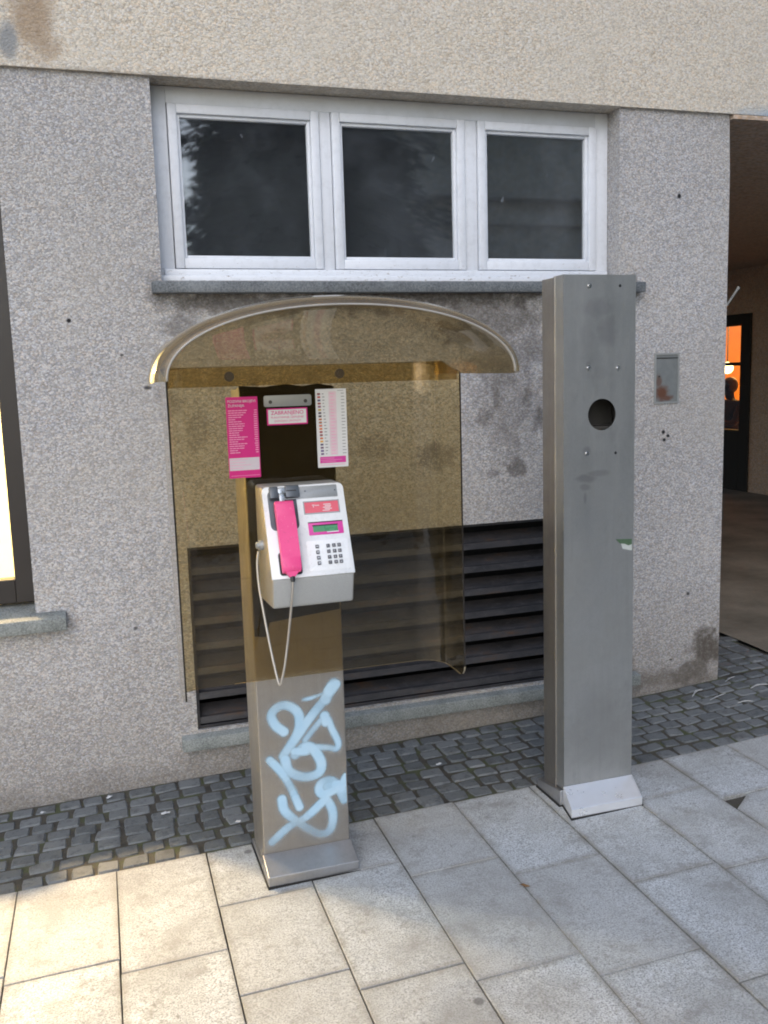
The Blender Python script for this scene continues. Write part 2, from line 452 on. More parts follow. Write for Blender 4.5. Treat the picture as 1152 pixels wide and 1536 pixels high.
# ---- payphone
N = NT('worn_white_enamel'); p = N.pos()
c = N.mix(N.noise(p, 18, 4), (.74, .76, .79), (.80, .82, .85))
c = N.mix(N.mapr(N.noise(p, 55, 6, .75), .55, .72, 0, .35), c, (.50, .47, .42))
c = N.mix(N.mapr(N.noise(N.scale(p, (1, 1, .3)), 190, 3, .7), .66, .72, 0, .5), c, (.40, .38, .35))
M['white'] = N.done(N.pbsdf(Base_Color=c, Roughness=N.mapr(N.noise(p, 30, 4), .3, .7, .22, .45)))
M['grey_box'] = flat('grey_speckled_enamel', (.33, .34, .34), .5, nz=.22, nscale=300)
M['grey_side'] = flat('grey_metal_housing', (.42, .40, .36), .35, .6, nz=.1)
M['grey_plate'] = flat('brushed_plate', (.36, .38, .40), .4, .5, nz=.15, nscale=200)
M['hook'] = flat('dark_grey_hook', (.10, .115, .135), .35, .3)
M['hook_mid'] = flat('light_steel_hook', (.42, .46, .5), .3, .6)
N = NT('worn_pink_plastic'); p = N.pos()
c = N.mix(N.noise(p, 14, 4), (.72, .06, .22), (.84, .09, .28))
c = N.mix(N.mapr(N.noise(N.scale(p, (1, 1, .25)), 150, 4, .7), .60, .70, 0, .5), c, (.86, .30, .42))
c = N.mix(N.mapr(N.noise(p, 60, 5, .7), .58, .72, 0, .4), c, (.40, .05, .13))
M['pink'] = N.done(N.pbsdf(Base_Color=c, Roughness=N.mapr(N.noise(p, 40, 4), .3, .7, .28, .5)))
M['magenta'] = flat('magenta_print', (.62, .015, .22), .45, nz=.05)
M['magenta2'] = flat('magenta_bezel', (.64, .06, .34), .35, nz=.05)
M['salmon'] = flat('red_label_print', (.70, .12, .17), .4, nz=.15)
M['lcd'] = flat('green_display', (.08, .28, .14), .3, nz=.1)
M['black'] = flat('black_plastic', (.014, .014, .016), .4)
M['key'] = flat('grey_keys', (.09, .095, .11), .4)
M['keyw'] = flat('key_print', (.55, .57, .6), .4)
M['cable'] = flat('steel_cable', (.42, .39, .35), .35, .5, nz=.3, nscale=500)
M['paper'] = flat('white_paper_print', (.68, .69, .71), .6, nz=.04)
M['paper_v'] = flat('pale_lilac_print', (.62, .56, .64), .6, nz=.05)
M['ptext'] = flat('pink_text_print', (.80, .33, .55), .6)
M['gtext'] = flat('grey_text_print', (.20, .21, .24), .6)
M['pkcol'] = flat('pale_pink_print', (.70, .55, .62), .6)
for nm, c in (('red', (.5, .06, .05)), ('yellow', (.75, .5, .05)), ('blue', (.07, .06, .25)), ('orange', (.75, .25, .05)), ('dark', (.05, .03, .06)), ('plum', (.16, .04, .14))):
    M['fl_' + nm] = flat('flag_' + nm, c, .6)

# ---- spray paint: coverage fades out at the stroke's rim
N = NT('light_blue_spray_paint'); p = N.pos()
a = N.attr('cover')
a = N.mapr(N.math('ADD', a, N.math('MULTIPLY', N.math('SUBTRACT', N.noise(p, 420, 3, .75), .5), .42)), .07, .98)
b = N.pbsdf(Base_Color=N.mix(N.noise(p, 18, 3), (.30, .52, .71), (.50, .66, .78)), Roughness=.6)
tr = N.n('ShaderNodeBsdfTransparent')
mx = N.n('ShaderNodeMixShader'); N.set(mx.inputs[0], N.math('MULTIPLY', a, .93)); N.set(mx.inputs[1], tr.outputs[0]); N.set(mx.inputs[2], b.outputs[0])
M['spray'] = N.done(mx)

# ---- ground
N = NT('granite_paving_slab'); p = N.pos()
rnd = N.attr('rnd')
sp = N.noise(p, 210, 2, .6); sp2 = N.noise(p, 55, 5, .7); bg = N.noise(p, 3.2, 6, .65)
c = N.ramp(sp, [(.34, (.20, .21, .21)), (.47, (.415, .435, .445)), (.66, (.61, .64, .655))])
c = N.mix(N.mapr(sp2, .50, .72, 0, .62), c, (.235, .232, .215))
c = N.mix(N.mapr(bg, .42, .66, 0, .60), c, (.25, .25, .235))
c = N.mix(N.mapr(N.noise(p, 11, 6, .75), .52, .66, 0, .55), c, (.21, .205, .19))
c = N.mix(N.mapr(N.noise(p, 34, 4, .7), .62, .70, 0, .6), c, (.13, .125, .115))
ed = N.attr('edge')
c = N.mix(N.math('MULTIPLY', ed, N.mapr(N.noise(p, 20, 4), .3, .7, .25, .7)), c, (.20, .185, .155))
c = N.mix(N.mapr(rnd, 0, 1, 0, .40), c, (.30, .295, .275))
gum = N.mapr(N.voro(p, 3.1), .055, .03, 0, .75)
c = N.mix(gum, c, (.10, .10, .10))
gum2 = N.mapr(N.voro(N.vmath('ADD', p, (3.7, 1.3, 0)), 9), .10, .03, 0, .5)
c = N.mix(gum2, c, (.16, .15, .14))
st = N.stains(N.n('ShaderNodeCombineXYZ').outputs[0], [(9, 9, 1, 1, 0)]) if False else None
hgt = N.math('ADD', sp, N.math('MULTIPLY', sp2, .7))
M['slab'] = N.done(N.pbsdf(Base_Color=c, Roughness=N.mapr(bg, .3, .7, .55, .8), Normal=N.bump(hgt, .35, .003)))

N = NT('slate_cobbles'); p = N.pos()
rnd = N.attr('rnd')
c = N.ramp(rnd, [(0, (.078, .086, .088)), (.5, (.116, .126, .128)), (1, (.158, .168, .170))])
f = N.noise(p, 120, 5, .7)
c = N.mix(N.mapr(f, .42, .68, 0, .65), c, (.17, .18, .185))
c = N.mix(N.mapr(N.noise(p, 38, 4, .7), .5, .68, 0, .6), c, (.045, .048, .05))
c = N.mix(N.mapr(N.noise(p, 9, 4), .55, .75, 0, .5), c, (.05, .046, .04))
M['cobble'] = N.done(N.pbsdf(Base_Color=c, Roughness=N.mapr(f, .3, .7, .5, .8), Normal=N.bump(f, .5, .005)))

N = NT('mossy_joint_dirt'); p = N.pos()
f = N.noise(p, 14, 6, .7)
c = N.ramp(f, [(.35, (.034, .03, .025)), (.55, (.066, .058, .046)), (.66, (.052, .066, .024)), (.8, (.085, .075, .05))])
M['dirt'] = N.done(N.pbsdf(Base_Color=c, Roughness=.95, Normal=N.bump(N.noise(p, 150, 4), .6, .006)))

N = NT('mossy_grit'); p = N.pos()
f = N.noise(p, 9, 6, .7)
c = N.ramp(f, [(.35, (.036, .033, .028)), (.5, (.072, .065, .05)), (.62, (.066, .080, .032)), (.72, (.095, .083, .06))])
M['moss'] = N.done(N.pbsdf(Base_Color=c, Roughness=.95, Normal=N.bump(N.noise(p, 190, 4), .8, .006)))
N = NT('worn_concrete'); p = N.pos()
c = N.ramp(N.noise(p, 2.4, 7, .65), [(.32, (.10, .084, .06)), (.55, (.185, .158, .118)), (.72, (.25, .215, .165))])
c = N.mix(N.mapr(N.noise(p, 60, 4), .5, .7, 0, .3), c, (.10, .09, .07))
M['concrete'] = N.done(N.pbsdf(Base_Color=c, Roughness=.75, Normal=N.bump(N.noise(p, 50, 5), .3, .006)))
N = NT('street_asphalt'); p = N.pos()
f = N.noise(p, 90, 5, .7)
M['asphalt'] = N.done(N.pbsdf(Base_Color=N.ramp(f, [(.3, (.035, .036, .038)), (.7, (.075, .075, .077))]), Roughness=.85, Normal=N.bump(f, .4, .01)))

# ---- the far side of the street
M['stone_front'] = stucco('ochre_stone_front', (.46, .41, .31), (.60, .54, .42), (.68, .62, .50), 20, .004, [], [], basegrime=False)
M['far_glass'] = flat('far_window_glass', (.02, .022, .025), .1)
N = NT('spruce_needles'); p = N.pos()
M['needles'] = N.done(N.pbsdf(Base_Color=N.ramp(N.noise(p, 2.5, 3), [(.3, (.015, .028, .016)), (.7, (.045, .075, .035))]), Roughness=.8))
M['bark'] = flat('bark', (.06, .045, .033), .9)
M['straw'] = flat('pale_straw', (.34, .345, .34), .6)
M['scrap'] = flat('dirty_paper', (.50, .51, .52), .8, nz=.25)
M['leaf'] = flat('brown_leaf', (.14, .075, .03), .7)
M['coat'] = flat('black_coat', (.008, .008, .009), .85)
M['hair'] = flat('dark_hair', (.012, .009, .007), .6)
M['skin'] = flat('skin', (.45, .26, .18), .5)
M['rustbox'] = None
N = NT('rusting_grey_cover'); p = N.pos()
s1 = N.stains(p, [(2.527, 1.475, .05, .05, 1), (2.51, 1.53, .022, .04, .7), (2.55, 1.455, .05, .02, .9)], .4, 30)
c = N.mix(N.noise(p, 25, 5), (.14, .155, .155), (.25, .26, .255))
c = N.mix(s1, c, (.13, .058, .034))
M['rustbox'] = N.done(N.pbsdf(Base_Color=c, Roughness=.5, Metallic=.3, Normal=N.bump(N.noise(p, 60, 4), .3, .003)))
M['sticker_rem'] = flat('torn_green_sticker', (.06, .11, .06), .7, nz=.5, nscale=60)
M['silver_rem'] = flat('torn_sticker_backing', (.42, .45, .43), .6)

def emit(name, col, s):
    N = NT(name); e = N.n('ShaderNodeEmission'); N.set(e.inputs[0], col); e.inputs[1].default_value = s
    return N.done(e)
M['glow_orange'] = emit('orange_lamp_glow', (1.0, .13, .03), 1.6)
M['glow_warm'] = emit('warm_lamp_glow', (1.0, .70, .28), 5.0)

# =================================================================== GROUND
GX0, GX1 = -4.2, 6.3
EDGE = 3.05
# street sheet reaching the horizon
bm = BM()
xs = [-90, -30, -6] + [i * .4 for i in range(-14, 9)] + [3.6, 6.3, 30, 90]
ys = [-90, -30, -8, -3, 0, 1, 2, 3, 3.69, 4, 6, 9, 14, 40, 90]
vv = {(i, j): bm.verts.new((x, y, g(x) - .03)) for i, x in enumerate(xs) for j, y in enumerate(ys)}
for i in range(len(xs) - 1):
    for j in range(len(ys) - 1):
        bm.faces.new((vv[i, j], vv[i + 1, j], vv[i + 1, j + 1], vv[i, j + 1]))
tag(obj('ground', bm, M['asphalt']), kind='structure')
# bedding dirt under slabs and cobbles
def sheet(name, x0, x1, y0, y1, dz, mat, nx=40, ny=3):
    bm = BM()
    v = [[bm.verts.new((x0 + (x1 - x0) * i / nx, y0 + (y1 - y0) * j / ny, g(x0 + (x1 - x0) * i / nx) + dz)) for j in range(ny + 1)] for i in range(nx + 1)]
    for i in range(nx):
        for j in range(ny):
            bm.faces.new((v[i][j], v[i + 1][j], v[i + 1][j + 1], v[i][j + 1]))
    return tag(obj(name, bm, mat), kind='structure')
sheet('bedding', GX0, GX1, -3.0, 3.049, -.012, M['dirt'])
sheet('bedding', GX0, GX1, 3.05, 3.69, -.0075, M['moss'])
sheet('bedding', 2.86, 3.33, 3.691, 9.0, -.0075, M['moss'], 4, 8)

# paving slabs
edges = [-.31 - .303 * k for k in range(12, 0, -1)] + [-.31, 0, .297, .6, .9, 1.21, 1.525, 1.83, 2.115, 2.42] + [2.42 + .303 * k for k in range(1, 13)]
known = {-.31: [2.548], 0: [2.475], .297: [2.70, 2.26], .6: [2.73, 2.163], .9: [2.627, 2.08], 1.21: [2.514, 1.977], 1.525: [2.323, 1.82], 1.83: [2.784, 2.28], 2.115: [2.67, 2.19]}
bm = BM(); rl = bm.faces.layers.float.new('rnd'); el = bm.verts.layers.float.new('edge')
def slab(x0, x1, y0, y1, chip=False):
    j = .0021
    n0 = len(bm.faces)
    x0 += j; x1 -= j; y0 += j; y1 -= j
    dz = random.uniform(-.0015, .0015)
    ch = .0018
    def P(x, y, z): return (x - .017 * (EDGE - y), y, g(x) + z + dz)
    jit = lambda: random.uniform(-.0012, .0012)
    cs = [(x0, y0), (x1, y0), (x1, y1), (x0, y1)]
    sg = [(1, 1), (-1, 1), (-1, -1), (1, -1)]
    if chip:      # broken corner leaves a dark gap
        cs = cs[:3] + [(x0 + .105, y1), (x0 + .004, y1 - .075)]
        sg = sg[:3] + [(.3, -1), (1, -.4)]
    m = len(cs)
    jj = [(jit(), jit()) for _ in range(m)]
    def rg(ins, z): return [P(a + p + s_ * ins, b + q + t_ * ins, z) for (a, b), (p, q), (s_, t_) in zip(cs, jj, sg)]
    R4 = rg(0, -.03) + rg(0, -ch) + rg(ch, 0) + rg(.022, .0002)
    bv, fs = faces_from(bm, R4, [tuple(range(3 * m, 4 * m))] + [(o + i, o + (i + 1) % m, o + m + (i + 1) % m, o + m + i) for o in (0, m, 2 * m) for i in range(m)])
    for v in bv[:3 * m]: v[el] = 1.0
    r = random.random()
    for f in fs: f[rl] = r
for e0, e1 in zip(edges, edges[1:]):
    js = list(known.get(e0, []))
    if not js: js = [EDGE - random.uniform(.18, .6)]
    while js[-1] > -2.6: js.append(js[-1] - random.choice((.44, .5, .54, .55)))
    top = EDGE
    for i, y in enumerate(js):
        y1 = top
        slab(e0, e1, y, y1, chip=(abs(e0 - 2.115) < .01 and i == 1))
        top = y
tag(obj('pavement', bm, M['slab']), kind='structure')

# cobbles
bm = BM(); rl = bm.faces.layers.float.new('rnd')
def cobble(cx, cy, w, d, rot=0):
    n = 5
    h = random.uniform(-.0025, .001); tx, ty = random.uniform(-.025, .025), random.uniform(-.025, .025)
    cr = math.cos(rot); sr = math.sin(rot)
    cj = [(random.uniform(-.0055, .0055), random.uniform(-.0055, .0055)) for _ in range(4)]
    V = []
    for i in range(n):
        row = []
        for j in range(n):
            a = (-1, -.84, 0, .84, 1)[i]; b = (-1, -.82, 0, .82, 1)[j]
            rr = max(abs(a), abs(b))
            # rounded corners
            k = 1 - .07 * (abs(a) * abs(b)) ** 3
            x = a * w / 2 * k; y = b * d / 2 * k
            wx, wy = (a + 1) / 2, (b + 1) / 2
            x += cj[0][0] * (1 - wx) * (1 - wy) + cj[1][0] * wx * (1 - wy) + cj[2][0] * wx * wy + cj[3][0] * (1 - wx) * wy
            y += cj[0][1] * (1 - wx) * (1 - wy) + cj[1][1] * wx * (1 - wy) + cj[2][1] * wx * wy + cj[3][1] * (1 - wx) * wy
            z = h + .0015 * (1 - a * a) * (1 - b * b) + x * tx + y * ty + random.uniform(-.0012, .0012) - (.010 if rr == 1 else (.0012 if rr > .7 else 0))
            X = cx + x * cr - y * sr; Y = cy + x * sr + y * cr
            row.append(bm.verts.new((X, Y, g(X) + z)))
        V.append(row)
    r = random.random()
    for i in range(n - 1):
        for j in range(n - 1):
            f = bm.faces.new((V[i][j], V[i + 1][j], V[i + 1][j + 1], V[i][j + 1])); f[rl] = r; f.smooth = True
y = EDGE + .006
row = 0
while y < 3.67:
    d = random.uniform(.074, .086)
    d = min(d, 3.688 - y)
    x = GX0 + random.uniform(0, .08)
    while x < 3.31:
        w = random.uniform(.078, .108)
        cobble(x + w / 2, y + d / 2 + random.uniform(-.004, .004) + .006 * math.sin(x * 2.3 + row), w - .009, d - .009, random.uniform(-.06, .06))
        x += w
    y += d; row += 1
y = 3.70
while y < 8.5:
    d = random.uniform(.08, .095); x = 2.885
    while x < 3.28:
        w = random.uniform(.085, .12)
        cobble(x + w / 2, y + d / 2, w - .009, d - .009, random.uniform(-.07, .07)); x += w
    y += d
tag(obj('cobblestones', bm, M['cobble'], smooth=38), kind='structure')

# passage drive
bm = BM()
prof = [(3.335 + .012 * math.sin(i * 1.7), EDGE + .004 + i * .25) for i in range(46)]
L = [bm.verts.new((x, y, g(x) + .004)) for x, y in prof]
Rr = [bm.verts.new((9.6, y, g(9) + .004)) for x, y in prof]
for i in range(len(prof) - 1): bm.faces.new((L[i], Rr[i], Rr[i + 1], L[i + 1]))
tag(obj('driveway', bm, M['concrete']), kind='structure')

# =================================================================== BUILDING
Y = 3.69
B = thing('building', 'grey pebble-dashed building with cream upper band, white three-pane window and dark louvred vent', 'building', (1.3, Y, 0))
bm = BM()
ZT = 2.705
wall_holes(bm, -4.2, 2.872, -.25, ZT, Y, Y + .32, [(.325, 2.30, 1.975, ZT), (.357, 2.32, .187, .942), (-1.75, -.221, .735, 2.45)])
es = [e for e in bm.edges if all(abs(v.co.x - 2.872) < 1e-4 and abs(v.co.y - Y) < 1e-4 for v in e.verts)]
bmesh.ops.bevel(bm, geom=es, offset=.012, segments=3, affect='EDGES')
obj('facade_wall', bm, M['stucco'], B)
bm = BM()
wall_holes(bm, -4.2, 12.0, ZT, 7.0, Y - .018, Y + .32, [(-1.6, -.2, 3.9, 5.6), (1.1, 2.5, 3.9, 5.6), (3.8, 5.2, 3.9, 5.6), (6.5, 7.9, 3.9, 5.6), (9.2, 10.6, 3.9, 5.6)])
obj('upper_facade', bm, M['stucco_up'], B, label='cream rendered upper band with a rust-brown water stain')
for x0 in (-1.6, 1.1, 3.8, 6.5, 9.2):
    bm = BM(); frame_ring(bm, x0, x0 + 1.4, 3.9, 5.6, .08, Y + .10, Y + .16)
    box(bm, x0 + .66, x0 + .74, Y + .102, Y + .16, 3.98, 5.52)
    w = obj('window', bm, M['wpaint'], B)
    bm = BM(); box(bm, x0 + .08, x0 + 1.32, Y + .128, Y + .133, 3.98, 5.52); obj('pane', bm, M['far_glass'], w)
bm = BM(); box(bm, -4.3, 12.1, Y - .1, Y + 4, 7.001, 7.2); obj('roof', bm, M['sill'], B)

# white strip window
bm = BM()
YF = Y + .095
x0, x1, z0, z1 = .326, 2.299, 1.977, 2.704
frame_ring(bm, x0, x1, z0, z1, .062, YF, YF + .07, .003, .05)
for a, b in ((.985, 1.032), (1.612, 1.668)):
    box(bm, a, b, YF + .001, YF + .07, z0 + .05, z1 - .062, .003)
W = obj('window', bm, M['wpaint'], B, smooth=35, label='long white three-pane strip window with peeling paint')
for a, b in ((.388, .985), (1.032, 1.612), (1.668, 2.237)):
    bm = BM()
    frame_ring(bm, a + .003, b - .003, z0 + .053, z1 - .064, .034, YF - .012, YF + .05, .003, .038)
    frame_ring(bm, a + .0375, b - .0375, z0 + .0915, z1 - .0985, .012, YF + .002, YF + .03, .003, .012)
    obj('sash', bm, M['wpaint'], W, smooth=35)
    bm = BM(); box(bm, a + .045, b - .045, YF + .018, YF + .0225, z0 + .099, z1 - .106); obj('pane', bm, M['pane'], W)
bm = BM()
box(bm, .327, 2.298, Y + .052, YF - .001, 1.977, 2.0, .003); box(bm, .345, 2.285, YF - .026, YF - .002, 2.0005, 2.026, .004)
obj('sill_board', bm, M['wpaint'], W, smooth=35)
bm = BM(); box(bm, .1, 2.6, Y + .324, Y + 2.4, 1.2, 3.2); obj('dark_room', bm, M['room_dark'], B)
bm = BM()
pts = [(Y - .055, 1.925), (Y - .055, 1.968), (Y + .093, 1.9745), (Y + .093, 1.925)]
prism(bm, pts, .285, 2.405, 'x', .004)
obj('window_sill', bm, M['sill'], B, smooth=35)

# louvred vent
bm = BM()
frame_ring(bm, .358, 2.319, .188, .941, .012, Y + .012, Y + .14, .002, .012)
V = obj('vent', bm, M['louvre'], B, label='dark rusty louvred vent with seven slats')
bm = BM()
for k in range(7):
    zt = .925 - k * .1035
    zt -= .012
    prof = [(Y + .085, zt - .022), (Y + .038, zt - .056), (Y + .024, zt - .060), (Y + .018, zt - .086), (Y + .0215, zt - .0865), (Y + .0275, zt - .0635), (Y + .041, zt - .0595), (Y + .088, zt - .0255)]
    prism(bm, prof, .371, 2.306, 'x')
obj('slats', bm, M['louvre'], V)
bm = BM(); box(bm, .34, 2.34, Y + .322, Y + .5, .15, .98); obj('backing', bm, M['void'], V)
bm = BM(); prism(bm, [(Y - .045, .118), (Y - .045, .170), (Y + .14, .1865), (Y + .14, .118)], .29, 2.407, 'x', .004)
obj('vent_sill', bm, M['vsill'], B, smooth=35)

# lit shop window at the left
bm = BM()
frame_ring(bm, -1.749, -.222, .775, 2.449, .066, Y + .055, Y + .115, .003, .092)
SW = obj('shop_window', bm, M['dark_frame'], B, label='warmly lit shop window in a dark frame')
bm = BM(); box(bm, -1.684, -.287, Y + .082, Y + .087, .866, 2.384); obj('pane', bm, M['shop_pane'], SW)
bm = BM(); cyl(bm, (-.62, Y + .0875, .99), (0, 1, 0), .085, .002, 28); obj('unseen_shadow_disc', bm, M['paper_v'], SW)  # unseen disc added on the pane to cast a round shadow outside
bm = BM(); prism(bm, [(Y - .055, .675), (Y - .055, .726), (Y + .11, .772), (Y + .11, .675)], -1.9, -.112, 'x', .004); obj('shop_sill', bm, M['vsill'], B, smooth=35)
bm = BM()
wall_holes(bm, -3.4, .02, .3, 2.75, Y + .33, Y + .36, [(-1.75, -.221, .735, 2.45)])
box(bm, -3.4, .02, 6.2, 6.25, .3, 2.75); box(bm, -3.45, -3.4, Y + .33, 6.25, .3, 2.75); box(bm, .02, .07, Y + .33, 6.25, .3, 2.75)
box(bm, -3.45, .07, Y + .33, 6.25, .25, .3); box(bm, -3.45, .07, Y + .33, 6.25, 2.75, 2.8)
obj('shop_room', bm, M['room_cream'], B)

# passage
PX = 7.4
bm = BM()
ceil = 2.685
box(bm, 2.8725, PX, Y - .0165, 13.2, ceil, ceil + .018)
obj('passage_ceiling', bm, M['dark_plaster'], B)
bm = BM(); box(bm, 2.62, 2.87, Y + .325, 13.2, -.1, 2.68); obj('passage_side_wall', bm, M['dark_plaster'], B)
bm = BM()
# long far wall with the door opening (runs along y)
ya, yb, zb = 9.05, 10.9, 2.17
for (a, b, c, d) in ((Y - .01, ya, -.1, 2.9), (yb, 13.2, -.1, 2.9), (ya, yb, zb, 2.9)):
    box(bm, PX, PX + .3, a, b, c, d)
box(bm, PX + .301, 12.0, Y - .01, Y + .3, -.2, ZT - .002)
obj('passage_wall', bm, M['dark_plaster'], B)
bm = BM()
gz = g(7)
box(bm, PX - .02, PX + .1, ya, ya + .17, gz, zb, .004); box(bm, PX - .02, PX + .1, yb - .17, yb, gz, zb, .004)
box(bm, PX - .018, PX + .1, ya + .17, yb - .17, zb - .13, zb, .004); box(bm, PX - .018, PX + .1, ya + .17, yb - .17, 1.575, 1.615, .003)
box(bm, PX - .018, PX + .1, ya + .17, yb - .17, gz, gz + .72, .004)
D = obj('doorway', bm, M['door_frame'], B, label='dark framed doorway glowing orange inside the passage')
bm = BM(); box(bm, PX + .03, PX + .036, ya + .17, yb - .17, gz + .72, zb - .13); obj('pane', bm, M['shop_pane'], D)
bm = BM()
box(bm, 11.0, 11.05, 8.0, 14.5, 0, 3); box(bm, PX + .31, 11.0, 14.4, 14.5, 0, 3); box(bm, PX + .31, 11, 8.0, 8.1, 0, 3)
box(bm, PX + .31, 11, 8.0, 14.5, gz - .05, gz + .002); box(bm, PX + .31, 11, 8.0, 14.5, 2.5, 2.6)
obj('cafe_room', bm, M['room_warm'], B)

# small wall hardware
J = thing('junction_box', 'small rusting grey metal cover plate set in the wall right of the bare pillar', 'junction box', (2.555, Y, 1.54))
bm = BM(); frame_ring(bm, 2.487, 2.619, 1.428, 1.657, .009, Y - .006, Y + .002, .001); obj('rim', bm, M['plate'], J)
bm = BM(); box(bm, 2.4965, 2.6095, Y - .003, Y + .001, 1.4375, 1.6475, .001); obj('cover', bm, M['rustbox'], J)
bm = BM(); box(bm, 2.4965, 2.6095, Y - .0045, Y - .0032, 1.632, 1.636); obj('seam', bm, M['void'], J)
bm = BM(); cyl(bm, (2.512, Y - .0032, 1.552), (0, -1, 0), .004, .003, 10); obj('screw', bm, M['hole_dark'], J)
bm = BM(); tube(bm, catmull([(2.8705, 4.05, 1.56), (3.0, 4.05, 1.71), (3.14, 4.05, 1.88), (3.222, 4.05, 1.983)], 4), [.006] * 12 + [.008], 8)
tag(obj('metal_rod', bm, M['plate'], loc=(2.8705, 4.05, 1.56)), 'thin grey metal rod slanting up just inside the passage corner', 'rod')

# =================================================================== PHONE BOOTH
PB = thing('phone_booth', 'open phone booth of amber tinted acrylic hood on a graffitied steel column', 'phone booth', (.605, 2.93, 0))
bm = BM()
box(bm, .460, .750, 2.830, 2.905, .055, 1.572, .004)
box(bm, .4625, .7475, 2.9055, 3.035, .02, 1.566, .004)
Cn = obj('column', bm, M['steel'], PB)
bm = BM(); prism(bm, [(2.735, .001), (2.735, .034), (2.829, .066), (2.829, .001)], .455, .7525, 'x', .002)
box(bm, .4555, .7545, 2.8295, 3.04, .001, .02, .001)
obj('foot', bm, M['foot_dull'], Cn)
bm = BM(); box(bm, .4515, .7585, 2.7315, 3.043, -.012, .0035); obj('foot_shadow_strip', bm, M['rubber_and_shade'], Cn)  # added black strip standing in for the shadow line under the foot
# graffiti ribbons
strokes = [([(544, 471), (517, 498), (506, 532), (526, 556), (558, 558), (589, 534), (597, 499), (585, 455), (537, 389)], 26),
           ([(722, 607), (704, 585), (687, 566), (640, 515), (612, 484), (585, 448), (541, 395)], 27),
           ([(612, 570), (640, 572), (695, 585)], 10), ([(715, 610), (700, 588), (684, 560)], 33),
           ([(612, 433), (645, 470), (684, 500), (703, 457), (722, 410), (716, 388), (690, 395), (645, 404)], 19), ([(680, 505), (684, 485)], 28),
           ([(543, 378), (556, 335), (605, 308), (652, 314), (662, 349), (638, 398), (609, 412), (576, 388)], 28), ([(575, 400), (620, 395), (610, 410)], 24),
           ([(494, 383), (529, 338), (558, 279), (584, 207)], 23),
           ([(744, 281), (724, 251), (696, 280), (663, 279), (652, 257), (668, 237), (715, 247), (735, 207)], 27), ([(680, 262), (715, 262), (737, 230)], 30), ([(742, 290), (730, 260)], 16),
           ([(527, 244), (535, 202), (579, 154), (642, 104), (683, 109), (695, 167), (674, 225)], 26),
           ([(488, 103), (546, 146), (605, 169), (674, 222)], 25)]
bm = BM(); cl = bm.verts.layers.float.new('cover')
segs = []
for pts, wd in strokes:
    c = catmull([(q_ / 1000, 0, r_ / 1000) for q_, r_ in pts], 4)
    segs += [(A.x, A.z, B_.x, B_.z, wd / 1000 * .60, i / len(c)) for i, (A, B_) in enumerate(zip(c, c[1:]))]
st = .0028
gx0, gz0, nx, nz = .4645, .07, 101, 202
grid = {}
for i in range(nx):
    for j in range(nz):
        x, z = gx0 + i * st, gz0 + j * st
        best = 0; halo = 0
        for ax, az, bx_, bz_, hw_, fr_ in segs:
            if abs(x - ax) > .08 or abs(z - az) > .08: continue
            dx, dz = bx_ - ax, bz_ - az
            t = max(0, min(1, ((x - ax) * dx + (z - az) * dz) / (dx * dx + dz * dz + 1e-12)))
            d = math.hypot(x - ax - t * dx, z - az - t * dz)
            v_ = max(0, min(1, (hw_ + .0095 - d) / .018)); v_ = v_ * v_ * (3 - 2 * v_)
            best = max(best, v_ * (.84 + .16 * math.sin(fr_ * 9 + hw_ * 900)) * (1 if z > .2 else .55 + .45 * max(0, (z - .09) / .11)))
            halo = max(halo, .24 * max(0, 1 - max(0, d - hw_) / .035))
        grid[i, j] = max(best, halo)
vv = {}
for i in range(nx - 1):
    for j in range(nz - 1):
        k4 = [(i, j), (i + 1, j), (i + 1, j + 1), (i, j + 1)]
        if max(grid[q] for q in k4) < .02: continue
        for q in k4:
            if q not in vv:
                vv[q] = bm.verts.new((gx0 + q[0] * st, 2.8288, gz0 + q[1] * st)); vv[q][cl] = grid[q]
        bm.faces.new([vv[q] for q in k4])
obj('graffiti', bm, M['spray'], Cn, recalc=False, label='looping light blue spray-paint tag')
# shell of tinted acrylic
path = []
xl, xr, yf, ybk, rc = .221, 1.079, 2.60, 2.8125, .085
path += [(xl + .003, yf), (xl + .002, 2.64), (xl, 2.68)]
for i in range(0, 9):
    a = R(180 - 90 * i / 8); path.append((xl + rc + rc * math.cos(a), ybk - rc + rc * math.sin(a)))
for i in range(1, 16): path.append((xl + rc + (xr - xl - 2 * rc) * i / 16, ybk))
for i in range(0, 9):
    a = R(90 - 90 * i / 8); path.append((xr - rc + rc * math.cos(a), ybk - rc + rc * math.sin(a)))
path += [(xr, 2.69), (xr, 2.66), (xr + .001, 2.635), (xr + .002, 2.615), (xr + .002, 2.603), (xr + .002, 2.60)]
bm = BM()
th = .005
inn, outr = [], []
for i, (x, y) in enumerate(path):
    p0 = Vector(path[max(i - 1, 0)]); p1 = Vector(path[min(i + 1, len(path) - 1)])
    d = (p1 - p0).normalized(); nrm = Vector((-d.y, d.x))
    zb_ = .657
    if x < .3: zb_ = .657 + .036 * max(0, min(1, (2.80 - y) / .2))
    if y < 2.64 and x > 1: zb_ = .654 + .034 * (1 - math.sqrt(max(0, 1 - ((2.64 - y) / .04) ** 2)))
    zt_ = 1.633
    if y < 2.72: zt_ = 1.60 + .033 * max(0, (y - 2.6) / .12)
    for lst, s in ((inn, -1), (outr, 1)):
        lst.append([bm.verts.new((x + nrm.x * th / 2 * s, y + nrm.y * th / 2 * s, zb_ + (zt_ - zb_) * k / 6)) for k in range(7)])
n = len(path)
for i in range(n - 1):
    for k in range(6):
        for lst in (inn, outr):
            bm.faces.new((lst[i][k], lst[i + 1][k], lst[i + 1][k + 1], lst[i][k + 1]))
    for k, mi in ((0, 2), (6, 1)):
        f = bm.faces.new((inn[i][k], inn[i + 1][k], outr[i + 1][k], outr[i][k])); f.material_index = mi if i > 12 or mi == 1 else 1
